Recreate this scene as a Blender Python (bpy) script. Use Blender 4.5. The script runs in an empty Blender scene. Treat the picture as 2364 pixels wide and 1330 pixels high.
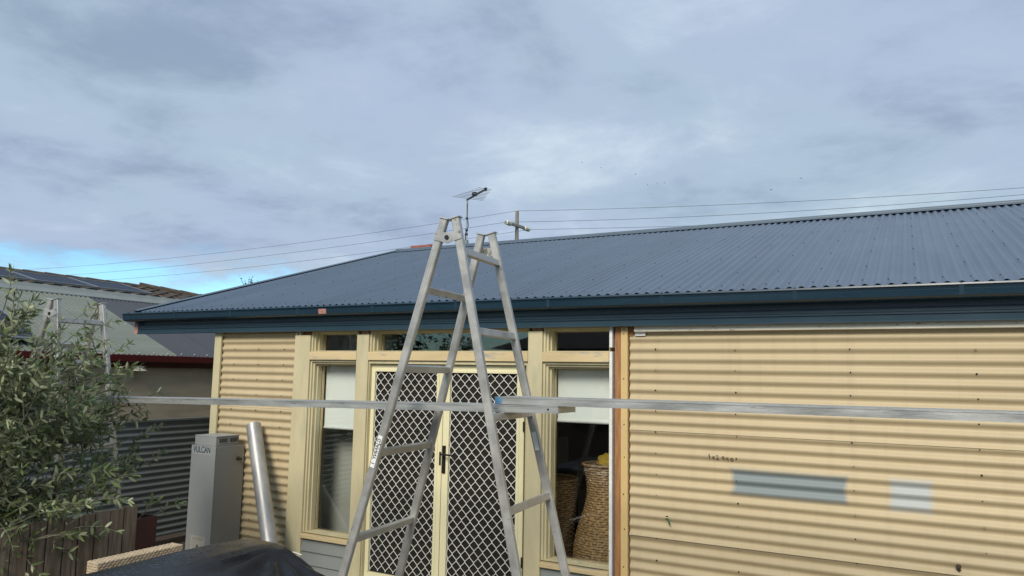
import bpy, math, random
from mathutils import Vector, Matrix
random.seed(7)
rad = math.radians
S = bpy.context.scene
COL = S.collection

# ------------------------------------------------------------------ camera
CAM = Vector((0.0, -5.3814, 2.1))
FPX, CXP, CYP = 1708.4629, 1182.0, 665.0          # focal length and centre in photo pixels
_y, _p, _r = rad(28.57237), rad(6.63519), rad(1.03877)
CF = Vector((-math.sin(_y)*math.cos(_p), math.cos(_y)*math.cos(_p), math.sin(_p)))
_r0 = Vector((math.cos(_y), math.sin(_y), 0)); _u0 = _r0.cross(CF)
CR = _r0*math.cos(_r) + _u0*math.sin(_r)
CU = -_r0*math.sin(_r) + _u0*math.cos(_r)
cd = bpy.data.cameras.new('camera'); cam = bpy.data.objects.new('camera', cd); COL.objects.link(cam)
cd.sensor_width = 36; cd.lens = 36*FPX/2364; cd.clip_start = 0.05; cd.clip_end = 3000
M = Matrix((CR, CU, -CF)).transposed().to_4x4(); M.translation = CAM
cam.matrix_world = M
S.camera = cam

def ray(x, y): return CR*((x-CXP)/FPX) - CU*((y-CYP)/FPX) + CF
def onY(x, y, Y=0.0):
    d = ray(x, y); return CAM + d*((Y-CAM.y)/d.y)
def onX(x, y, X):
    d = ray(x, y); return CAM + d*((X-CAM.x)/d.x)
def onZ(x, y, Z):
    d = ray(x, y); return CAM + d*((Z-CAM.z)/d.z)
def deep(x, y, D): return CAM + ray(x, y)*D

# ------------------------------------------------------------------ light
S.view_settings.view_transform = 'Standard'; S.view_settings.look = 'None'
S.view_settings.gamma = 1; S.view_settings.use_curve_mapping = False
S.view_settings.exposure = 1.0
SUN_EL, SUN_AZ = rad(37), rad(172)                # azimuth from +Y, clockwise: the sun is low behind the camera
sd = bpy.data.lights.new('sun', 'SUN'); sd.energy = 1.6; sd.angle = rad(24); sd.color = (1.0, 0.93, 0.82)
sun = bpy.data.objects.new('sun', sd); COL.objects.link(sun)
sv = Vector((math.sin(SUN_AZ)*math.cos(SUN_EL), math.cos(SUN_AZ)*math.cos(SUN_EL), math.sin(SUN_EL)))
sun.rotation_euler = sv.to_track_quat('Z', 'Y').to_euler()
sun.location = (0, -20, 12)

W = bpy.data.worlds.new('World'); S.world = W; W.use_nodes = True
def build_world():
    nt = W.node_tree; N = nt.nodes; L = nt.links; N.clear()
    def n(t, **k):
        o = N.new(t)
        for a, b in k.items(): setattr(o, a, b)
        return o
    def math_(op, a, b=None, clamp=False):
        m = n('ShaderNodeMath', operation=op, use_clamp=clamp)
        for i, v in enumerate((a, b)):
            if v is None: continue
            if isinstance(v, (int, float)): m.inputs[i].default_value = v
            else: L.new(v, m.inputs[i])
        return m.outputs[0]
    out = n('ShaderNodeOutputWorld'); bg = n('ShaderNodeBackground'); bg.inputs[1].default_value = 0.1
    sky = n('ShaderNodeTexSky', sky_type='NISHITA', sun_disc=False, sun_elevation=SUN_EL, sun_rotation=SUN_AZ)
    sky.air_density = 1.0; sky.dust_density = 0.3; sky.ozone_density = 2.0
    tc = n('ShaderNodeTexCoord'); sep = n('ShaderNodeSeparateXYZ'); L.new(tc.outputs['Generated'], sep.inputs[0])
    zc = math_('MAXIMUM', sep.outputs[2], 0.0)
    den = math_('ADD', zc, 0.14)
    comb = n('ShaderNodeCombineXYZ')
    L.new(math_('DIVIDE', sep.outputs[0], den), comb.inputs[0]); L.new(math_('DIVIDE', sep.outputs[1], den), comb.inputs[1])
    def noise(scale, detail, rough, dist, off):
        mp = n('ShaderNodeMapping'); mp.inputs[1].default_value = off; L.new(comb.outputs[0], mp.inputs[0])
        t = n('ShaderNodeTexNoise'); t.inputs['Scale'].default_value = scale; t.inputs['Detail'].default_value = detail
        t.inputs['Roughness'].default_value = rough; t.inputs['Distortion'].default_value = dist
        L.new(mp.outputs[0], t.inputs['Vector']); return t.outputs[0]
    big = noise(0.62, 6, 0.55, 0.15, (3.1, 1.7, 0)); fine = noise(1.9, 9, 0.62, 0.25, (0.4, 7.7, 0))
    hue = noise(0.9, 3, 0.5, 0.2, (9.2, 4.4, 2.0))
    tone = math_('ADD', math_('MULTIPLY', big, 0.58), math_('MULTIPLY', fine, 0.42))
    rmp = n('ShaderNodeValToRGB'); L.new(tone, rmp.inputs[0])
    cr = rmp.color_ramp; cr.interpolation = 'EASE'
    cr.elements[0].position = 0.36; cr.elements[0].color = (0.195, 0.252, 0.345, 1)
    cr.elements[1].position = 0.68; cr.elements[1].color = (0.43, 0.505, 0.575, 1)
    e = cr.elements.new(0.50); e.color = (0.285, 0.356, 0.452, 1)
    lav = n('ShaderNodeMix', data_type='RGBA', blend_type='MULTIPLY')
    hr = n('ShaderNodeValToRGB'); L.new(hue, hr.inputs[0])
    hr.color_ramp.elements[0].position = 0.38; hr.color_ramp.elements[0].color = (1.01, 0.99, 1.03, 1)
    hr.color_ramp.elements[1].position = 0.62; hr.color_ramp.elements[1].color = (0.985, 1.015, 0.985, 1)
    lav.inputs[0].default_value = 1.0; L.new(rmp.outputs[0], lav.inputs[6]); L.new(hr.outputs[0], lav.inputs[7])
    sc = n('ShaderNodeMix', data_type='RGBA', blend_type='MULTIPLY'); sc.inputs[0].default_value = 1.0
    L.new(lav.outputs[2], sc.inputs[6]); sc.inputs[7].default_value = (7.7, 7.7, 7.7, 1)
    # the cloud sheet ends a few degrees above the horizon: clear blue air below it, with small far clouds
    edge = math_('ADD', zc, math_('MULTIPLY', math_('SUBTRACT', fine, 0.5), 0.16))
    mr = n('ShaderNodeMapRange', interpolation_type='SMOOTHSTEP'); L.new(edge, mr.inputs[0])
    mr.inputs[1].default_value = 0.090; mr.inputs[2].default_value = 0.145
    far = noise(3.4, 6, 0.6, 0.3, (5.0, 2.0, 4.0))
    fr = n('ShaderNodeMapRange', interpolation_type='SMOOTHSTEP'); L.new(far, fr.inputs[0])
    fr.inputs[1].default_value = 0.58; fr.inputs[2].default_value = 0.74; fr.inputs[4].default_value = 0.55
    blue = n('ShaderNodeMix', data_type='RGBA', blend_type='MULTIPLY'); blue.inputs[0].default_value = 1.0
    L.new(sky.outputs[0], blue.inputs[6]); blue.inputs[7].default_value = (0.55, 0.80, 0.90, 1)
    cover = math_('MAXIMUM', mr.outputs[0], fr.outputs[0])
    mx = n('ShaderNodeMix', data_type='RGBA'); L.new(cover, mx.inputs[0]); L.new(blue.outputs[2], mx.inputs[6]); L.new(sc.outputs[2], mx.inputs[7])
    L.new(mx.outputs[2], bg.inputs[0]); L.new(bg.outputs[0], out.inputs[0])
build_world()

# ------------------------------------------------------------------ materials
MATS = {}
def mat(name, c1, c2=None, rough=0.6, metal=0.0, scale=6.0, stretch=(1, 1, 1), detail=6, bump=0.0, bscale=40.0,
        spots=None, spot_col=None, coat=0.0, rvar=0.0, spec=0.5, lo=0.35, hi=0.65, trans=0.0):
    m = bpy.data.materials.new(name); m.use_nodes = True; MATS[name] = m
    nt = m.node_tree; N = nt.nodes; L = nt.links; b = N['Principled BSDF']
    b.inputs['Roughness'].default_value = rough; b.inputs['Metallic'].default_value = metal
    b.inputs['Coat Weight'].default_value = coat; b.inputs['Coat Roughness'].default_value = 0.15
    b.inputs['Specular IOR Level'].default_value = spec
    c2 = c2 or tuple(v*0.82 for v in c1)
    tc = N.new('ShaderNodeTexCoord'); mp = N.new('ShaderNodeMapping'); mp.inputs['Scale'].default_value = stretch
    L.new(tc.outputs['Object'], mp.inputs[0])
    no = N.new('ShaderNodeTexNoise'); no.inputs['Scale'].default_value = scale; no.inputs['Detail'].default_value = detail
    no.inputs['Roughness'].default_value = 0.6; L.new(mp.outputs[0], no.inputs['Vector'])
    rp = N.new('ShaderNodeValToRGB'); L.new(no.outputs[0], rp.inputs[0])
    rp.color_ramp.elements[0].position = lo; rp.color_ramp.elements[0].color = (*c2, 1)
    rp.color_ramp.elements[1].position = hi; rp.color_ramp.elements[1].color = (*c1, 1)
    colour = rp.outputs[0]
    if spots:
        n2 = N.new('ShaderNodeTexNoise'); n2.inputs['Scale'].default_value = spots[0]; n2.inputs['Detail'].default_value = 4
        L.new(mp.outputs[0], n2.inputs['Vector'])
        r2 = N.new('ShaderNodeMapRange'); L.new(n2.outputs[0], r2.inputs[0]); r2.inputs[1].default_value = spots[1]; r2.inputs[2].default_value = spots[2]
        mx = N.new('ShaderNodeMix'); mx.data_type = 'RGBA'; L.new(r2.outputs[0], mx.inputs[0]); L.new(colour, mx.inputs[6]); mx.inputs[7].default_value = (*spot_col, 1)
        colour = mx.outputs[2]
    L.new(colour, b.inputs['Base Color'])
    if rvar:
        rr = N.new('ShaderNodeMapRange'); L.new(no.outputs[0], rr.inputs[0]); rr.inputs[1].default_value = 0.3; rr.inputs[2].default_value = 0.7
        rr.inputs[3].default_value = max(rough-rvar, 0.03); rr.inputs[4].default_value = min(rough+rvar, 1); L.new(rr.outputs[0], b.inputs['Roughness'])
    if bump:
        n3 = N.new('ShaderNodeTexNoise'); n3.inputs['Scale'].default_value = bscale; n3.inputs['Detail'].default_value = 5
        L.new(mp.outputs[0], n3.inputs['Vector'])
        bm = N.new('ShaderNodeBump'); bm.inputs['Strength'].default_value = bump; bm.inputs['Distance'].default_value = 0.01
        L.new(n3.outputs[0], bm.inputs['Height']); L.new(bm.outputs[0], b.inputs['Normal'])
    if trans:
        tr = N.new('ShaderNodeBsdfTranslucent'); L.new(colour, tr.inputs[0])
        ms = N.new('ShaderNodeMixShader'); ms.inputs[0].default_value = trans
        L.new(b.outputs[0], ms.inputs[1]); L.new(tr.outputs[0], ms.inputs[2]); L.new(ms.outputs[0], N['Material Output'].inputs[0])
    return m

mat('cream_paint', (0.63, 0.555, 0.345), (0.53, 0.47, 0.29), 0.6, scale=2.2, stretch=(3, 3, 0.7), bump=0.12, bscale=30,
    spots=(3.5, 0.58, 0.74), spot_col=(0.46, 0.45, 0.30))
mat('yellow_paint', (0.70, 0.50, 0.22), (0.62, 0.44, 0.19), 0.6, scale=3, bump=0.1, bscale=30, spots=(9, 0.66, 0.72), spot_col=(0.42, 0.36, 0.28))
mat('rail_paint', (0.70, 0.55, 0.31), (0.60, 0.47, 0.26), 0.6, scale=3, stretch=(0.6, 3, 3), bump=0.12, bscale=25,
    spots=(5, 0.63, 0.70), spot_col=(0.40, 0.38, 0.31))
mat('door_paint', (0.83, 0.77, 0.50), (0.79, 0.73, 0.46), 0.38, scale=3, bump=0.02, bscale=20)
mat('white_board', (0.78, 0.75, 0.62), (0.66, 0.62, 0.50), 0.7, scale=4, stretch=(0.6, 3, 3), bump=0.25, bscale=40,
    spots=(26, 0.62, 0.70), spot_col=(0.22, 0.18, 0.13))
mat('white_trim', (0.82, 0.82, 0.78), (0.7, 0.7, 0.66), 0.6, scale=20, bump=0.2, bscale=60, spots=(38, 0.68, 0.72), spot_col=(0.2, 0.17, 0.13))
mat('raw_timber', (0.44, 0.215, 0.085), (0.27, 0.115, 0.042), 0.75, scale=5, stretch=(9, 9, 0.8), bump=0.3, bscale=20)
mat('pale_timber', (0.55, 0.33, 0.21), (0.42, 0.22, 0.13), 0.75, scale=9, stretch=(4, 4, 1), bump=0.3, bscale=30)
mat('grey_board', (0.26, 0.285, 0.27), (0.235, 0.26, 0.247), 0.55, scale=3, bump=0.05, bscale=20)
mat('roof_steel', (0.078, 0.110, 0.156), (0.068, 0.096, 0.138), 0.36, scale=1.4, bump=0.02, bscale=8, rvar=0.06, spec=0.5)
mat('ridge_steel', (0.085, 0.120, 0.155), (0.075, 0.105, 0.138), 0.5, scale=1.5, rvar=0.05)
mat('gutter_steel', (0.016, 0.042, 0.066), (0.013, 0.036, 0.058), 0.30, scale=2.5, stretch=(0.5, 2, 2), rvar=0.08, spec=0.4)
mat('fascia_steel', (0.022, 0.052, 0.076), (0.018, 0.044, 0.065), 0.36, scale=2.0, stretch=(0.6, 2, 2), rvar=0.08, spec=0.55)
mat('pink_primer', (0.50, 0.25, 0.20), (0.36, 0.17, 0.14), 0.7, scale=18, bump=0.1)
mat('aluminium', (0.52, 0.515, 0.485), (0.37, 0.365, 0.345), 0.46, metal=0.55, scale=7, stretch=(1, 1, 1), rvar=0.12, bump=0.06, bscale=50,
    spots=(22, 0.66, 0.74), spot_col=(0.22, 0.21, 0.19))
mat('plank_aluminium', (0.55, 0.56, 0.54), (0.36, 0.37, 0.36), 0.45, metal=0.5, scale=3.5, stretch=(0.9, 8, 8), rvar=0.12, bump=0.08, bscale=30,
    spots=(14, 0.64, 0.74), spot_col=(0.20, 0.20, 0.19))
mat('blue_tape', (0.10, 0.28, 0.50), (0.14, 0.34, 0.52), 0.6, scale=20)
mat('plate_grey', (0.44, 0.455, 0.46), None, 0.5)
mat('teal_ink', (0.03, 0.055, 0.065), None, 0.6)
mat('sticker', (0.85, 0.85, 0.82), (0.78, 0.78, 0.74), 0.6, scale=20)
mat('ink', (0.02, 0.018, 0.02), None, 0.7)
mat('black_plastic', (0.012, 0.012, 0.013), None, 0.4)
mat('hole_dark', (0.015, 0.010, 0.008), None, 0.8)
mat('screw_beige', (0.42, 0.34, 0.20), None, 0.5)
mat('screw_steel', (0.07, 0.098, 0.138), None, 0.35)
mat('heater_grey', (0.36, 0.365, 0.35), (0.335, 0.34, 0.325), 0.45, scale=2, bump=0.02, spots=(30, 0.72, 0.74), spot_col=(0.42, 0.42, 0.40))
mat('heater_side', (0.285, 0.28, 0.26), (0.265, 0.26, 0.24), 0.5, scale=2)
mat('galvanised', (0.47, 0.465, 0.45), (0.35, 0.345, 0.335), 0.45, metal=0.45, scale=9, stretch=(1, 1, 0.4), rvar=0.1, spots=(8, 0.66, 0.72), spot_col=(0.25, 0.25, 0.26))
mat('cover_black', (0.012, 0.013, 0.016), (0.009, 0.010, 0.012), 0.33, scale=5, rvar=0.12, bump=0.9, bscale=5.5, spec=0.36)
mat('cover_wet', (0.02, 0.024, 0.032), None, 0.12, scale=5, spec=0.6)
mat('wicker', (0.56, 0.46, 0.32), (0.36, 0.27, 0.17), 0.55, scale=60, detail=3)
mat('wicker_dark', (0.44, 0.28, 0.13), (0.15, 0.085, 0.035), 0.6, scale=55, detail=3)
mat('weathered_wood', (0.25, 0.195, 0.14), (0.11, 0.078, 0.052), 0.8, scale=5, stretch=(9, 9, 0.6), bump=0.45, bscale=14, spots=(2.6, 0.55, 0.75), spot_col=(0.19, 0.17, 0.145))
mat('maroon', (0.060, 0.012, 0.012), (0.048, 0.010, 0.010), 0.5, scale=4)
mat('sleeper', (0.080, 0.060, 0.045), (0.045, 0.035, 0.028), 0.85, scale=8, stretch=(8, 1, 4), bump=0.5, bscale=20)
mat('fence_steel', (0.20, 0.225, 0.222), (0.175, 0.20, 0.197), 0.38, scale=2, rvar=0.06)
mat('neighbour_wall', (0.60, 0.485, 0.345), (0.47, 0.375, 0.26), 0.8, scale=3.5, stretch=(1, 0.45, 2.2), bump=0.3, bscale=10)
mat('red_gutter', (0.115, 0.012, 0.012), (0.095, 0.010, 0.010), 0.4, scale=3)
mat('green_roof', (0.165, 0.180, 0.150), (0.145, 0.160, 0.133), 0.5, scale=1.5, rvar=0.05)
mat('slate_roof', (0.055, 0.058, 0.066), (0.048, 0.050, 0.058), 0.5, scale=1.5, rvar=0.05)
mat('flashing', (0.205, 0.225, 0.212), (0.18, 0.198, 0.187), 0.5, scale=2)
mat('tile', (0.070, 0.050, 0.034), (0.038, 0.028, 0.020), 0.85, scale=9, bump=0.4, bscale=40, spots=(5, 0.60, 0.68), spot_col=(0.15, 0.085, 0.025))
mat('solar_cell', (0.020, 0.028, 0.050), (0.017, 0.024, 0.044), 0.5, scale=3, spec=0.25)
mat('solar_frame', (0.30, 0.32, 0.34), None, 0.4, metal=0.6)
mat('lamp_white', (0.50, 0.46, 0.38), None, 0.5)
mat('blind', (0.88, 0.90, 0.86), (0.86, 0.88, 0.84), 0.8, scale=2)
mat('blind_bar', (0.72, 0.74, 0.70), None, 0.5)
mat('fly_screen', (0.020, 0.019, 0.016), (0.014, 0.013, 0.011), 0.9, scale=20)
mat('grille_white', (0.82, 0.80, 0.72), None, 0.5)
mat('pale_lining', (0.40, 0.405, 0.36), (0.36, 0.365, 0.325), 0.8, scale=2)
mat('interior', (0.20, 0.18, 0.15), (0.16, 0.145, 0.12), 0.9, scale=2)
mat('interior_floor', (0.12, 0.08, 0.05), (0.09, 0.06, 0.035), 0.6, scale=4, stretch=(1, 8, 1))
mat('yellow_cloth', (0.42, 0.28, 0.02), (0.30, 0.19, 0.012), 0.9, scale=14, bump=0.5, bscale=30)
mat('cyan_cloth', (0.22, 0.42, 0.44), None, 0.9, scale=14)
mat('white_cloth', (0.55, 0.55, 0.56), (0.4, 0.4, 0.42), 0.9, scale=6)
mat('brick', (0.34, 0.105, 0.060), (0.26, 0.080, 0.048), 0.85, scale=12, bump=0.3, bscale=60)
mat('mortar', (0.36, 0.33, 0.29), None, 0.9, scale=30)
mat('pole_wood', (0.26, 0.24, 0.20), (0.17, 0.155, 0.13), 0.85, scale=4, stretch=(8, 8, 0.5), bump=0.3)
mat('arm_wood', (0.24, 0.235, 0.22), (0.17, 0.165, 0.15), 0.8, scale=6)
mat('insulator', (0.62, 0.62, 0.58), None, 0.3)
mat('wire', (0.055, 0.06, 0.065), None, 0.5)
mat('antenna_metal', (0.30, 0.32, 0.30), None, 0.45, metal=0.5)
mat('bird_dark', (0.03, 0.03, 0.035), None, 0.8)
mat('concrete', (0.20, 0.19, 0.17), (0.145, 0.135, 0.12), 0.85, scale=2.5, bump=0.2, bscale=30, spots=(0.8, 0.55, 0.7), spot_col=(0.16, 0.15, 0.13))
mat('soil', (0.055, 0.042, 0.030), (0.030, 0.022, 0.016), 0.95, scale=9, bump=0.6, bscale=30)
mat('grass_ground', (0.085, 0.095, 0.045), (0.055, 0.065, 0.030), 0.95, scale=0.4, bump=0.4, bscale=12)
mat('leaf_top', (0.190, 0.245, 0.080), (0.060, 0.092, 0.027), 0.38, scale=7, trans=0.22, spec=0.55)
mat('leaf_under', (0.44, 0.48, 0.31), (0.25, 0.29, 0.16), 0.6, scale=7)
mat('twig', (0.20, 0.185, 0.13), (0.13, 0.12, 0.085), 0.8, scale=20)
mat('bark', (0.15, 0.125, 0.095), (0.08, 0.065, 0.05), 0.9, scale=12, stretch=(3, 3, 1), bump=0.5)
mat('tree_leaf', (0.065, 0.085, 0.030), (0.030, 0.045, 0.016), 0.6, scale=0.8, trans=0.2)
mat('rear_brick', (0.25, 0.17, 0.12), (0.19, 0.12, 0.085), 0.85, scale=14, bump=0.2)
mat('rear_roof', (0.10, 0.09, 0.085), (0.075, 0.068, 0.062), 0.7, scale=4)
mat('dark_pane', (0.02, 0.024, 0.028), None, 0.08)
mat('cable_green', (0.03, 0.16, 0.06), (0.03, 0.10, 0.05), 0.5, scale=30)

def glass():
    m = bpy.data.materials.new('window_glass'); m.use_nodes = True; MATS['glass'] = m
    nt = m.node_tree; N = nt.nodes; L = nt.links; N.remove(N['Principled BSDF'])
    t = N.new('ShaderNodeBsdfTransparent'); t.inputs[0].default_value = (0.96, 0.975, 0.965, 1)
    g = N.new('ShaderNodeBsdfGlossy'); g.inputs['Roughness'].default_value = 0.02
    lw = N.new('ShaderNodeLayerWeight'); lw.inputs[0].default_value = 0.5
    pw = N.new('ShaderNodeMath'); pw.operation = 'POWER'; pw.inputs[1].default_value = 4.0; L.new(lw.outputs['Facing'], pw.inputs[0])
    mul = N.new('ShaderNodeMath'); mul.operation = 'MULTIPLY_ADD'; mul.inputs[1].default_value = 0.9; mul.inputs[2].default_value = 0.055; mul.use_clamp = True; L.new(pw.outputs[0], mul.inputs[0])
    ms = N.new('ShaderNodeMixShader'); L.new(mul.outputs[0], ms.inputs[0]); L.new(t.outputs[0], ms.inputs[1]); L.new(g.outputs[0], ms.inputs[2])
    L.new(ms.outputs[0], N['Material Output'].inputs[0])
glass()

def sheet_wear(name):
    """each roof sheet slightly different in tone, with long dirt runs down the slope"""
    m = MATS[name]; nt = m.node_tree; N = nt.nodes; L = nt.links; b = N['Principled BSDF']; base = b.inputs['Base Color'].links[0].from_socket
    oi = N.new('ShaderNodeObjectInfo'); tc = N.new('ShaderNodeTexCoord'); mp = N.new('ShaderNodeMapping'); mp.inputs['Scale'].default_value = (7, 0.5, 0.5)
    ad = N.new('ShaderNodeVectorMath'); ad.operation = 'ADD'; L.new(tc.outputs['Object'], mp.inputs[0]); L.new(mp.outputs[0], ad.inputs[0])
    cb = N.new('ShaderNodeCombineXYZ'); ml = N.new('ShaderNodeMath'); ml.operation = 'MULTIPLY'; ml.inputs[1].default_value = 40; L.new(oi.outputs['Random'], ml.inputs[0]); L.new(ml.outputs[0], cb.inputs[0]); L.new(cb.outputs[0], ad.inputs[1])
    no = N.new('ShaderNodeTexNoise'); no.inputs['Scale'].default_value = 1.2; no.inputs['Detail'].default_value = 7; L.new(ad.outputs[0], no.inputs['Vector'])
    r1 = N.new('ShaderNodeMapRange'); L.new(oi.outputs['Random'], r1.inputs[0]); r1.inputs[3].default_value = 0.95; r1.inputs[4].default_value = 1.05
    r2 = N.new('ShaderNodeMapRange'); L.new(no.outputs[0], r2.inputs[0]); r2.inputs[1].default_value = 0.35; r2.inputs[2].default_value = 0.7; r2.inputs[3].default_value = 0.91; r2.inputs[4].default_value = 1.09
    mu = N.new('ShaderNodeMath'); mu.operation = 'MULTIPLY'; L.new(r1.outputs[0], mu.inputs[0]); L.new(r2.outputs[0], mu.inputs[1])
    vm = N.new('ShaderNodeVectorMath'); vm.operation = 'SCALE'; L.new(base, vm.inputs[0]); L.new(mu.outputs[0], vm.inputs['Scale']); L.new(vm.outputs[0], b.inputs['Base Color'])
sheet_wear('roof_steel'); sheet_wear('green_roof'); sheet_wear('weathered_wood')
def screen_mesh():
    m = MATS['fly_screen']; nt = m.node_tree; N = nt.nodes; L = nt.links
    t = N.new('ShaderNodeBsdfTransparent'); ms = N.new('ShaderNodeMixShader'); ms.inputs[0].default_value = 0.22
    L.new(N['Principled BSDF'].outputs[0], ms.inputs[1]); L.new(t.outputs[0], ms.inputs[2]); L.new(ms.outputs[0], N['Material Output'].inputs[0])
screen_mesh()
def wall_paint():
    """beige factory-painted steel with two blue-grey test patches of paint, placed in metres on the wall"""
    m = mat('cladding', (0.545, 0.442, 0.272), (0.495, 0.400, 0.242), 0.5, scale=1.3, stretch=(0.5, 1, 2.5), spec=0.35, bump=0.10, bscale=2.2)
    nt = m.node_tree; N = nt.nodes; L = nt.links; b = N['Principled BSDF']
    base = b.inputs['Base Color'].links[0].from_socket
    t2 = N.new('ShaderNodeTexCoord'); m2 = N.new('ShaderNodeMapping'); m2.inputs['Scale'].default_value = (9, 1, 0.45); L.new(t2.outputs['Object'], m2.inputs[0])
    n2 = N.new('ShaderNodeTexNoise'); n2.inputs['Scale'].default_value = 1.6; n2.inputs['Detail'].default_value = 6; L.new(m2.outputs[0], n2.inputs['Vector'])
    r2 = N.new('ShaderNodeMapRange'); L.new(n2.outputs[0], r2.inputs[0]); r2.inputs[1].default_value = 0.5; r2.inputs[2].default_value = 0.8; r2.inputs[4].default_value = 0.35
    x2 = N.new('ShaderNodeMix'); x2.data_type = 'RGBA'; L.new(r2.outputs[0], x2.inputs[0]); L.new(base, x2.inputs[6]); x2.inputs[7].default_value = (0.40, 0.315, 0.20, 1)
    base = x2.outputs[2]
    tc = N.new('ShaderNodeTexCoord'); sep = N.new('ShaderNodeSeparateXYZ')
    no = N.new('ShaderNodeTexNoise'); no.inputs['Scale'].default_value = 7; no.inputs['Detail'].default_value = 6
    L.new(tc.outputs['Object'], no.inputs['Vector']); L.new(tc.outputs['Object'], sep.inputs[0])
    def mth(op, a, b2):
        q = N.new('ShaderNodeMath'); q.operation = op
        for i, v in enumerate((a, b2)):
            if isinstance(v, (int, float)): q.inputs[i].default_value = v
            else: L.new(v, q.inputs[i])
        return q.outputs[0]
    wob = mth('MULTIPLY', mth('SUBTRACT', no.outputs[0], 0.5), 0.08)
    X = mth('ADD', sep.outputs[0], wob); Z = mth('ADD', sep.outputs[2], mth('MULTIPLY', wob, 0.25))
    def patch(cx, hx, cz, hz, soft, col, inp):
        dx = mth('SUBTRACT', hx, mth('ABSOLUTE', mth('SUBTRACT', X, cx), 0)); dz = mth('SUBTRACT', hz, mth('ABSOLUTE', mth('SUBTRACT', Z, cz), 0))
        d = mth('MINIMUM', dx, dz)
        r = N.new('ShaderNodeMapRange'); L.new(d, r.inputs[0]); r.inputs[1].default_value = 0; r.inputs[2].default_value = soft; r.inputs[4].default_value = 0.93
        mx = N.new('ShaderNodeMix'); mx.data_type = 'RGBA'; L.new(r.outputs[0], mx.inputs[0]); L.new(inp, mx.inputs[6]); mx.inputs[7].default_value = (*col, 1)
        return mx.outputs[2]
    c = patch(-0.79, 0.385, 1.385, 0.108, 0.042, (0.195, 0.240, 0.255), base)
    c = patch(-0.055, 0.135, 1.385, 0.116, 0.040, (0.42, 0.45, 0.445), c)
    L.new(c, b.inputs['Base Color'])
wall_paint()

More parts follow.
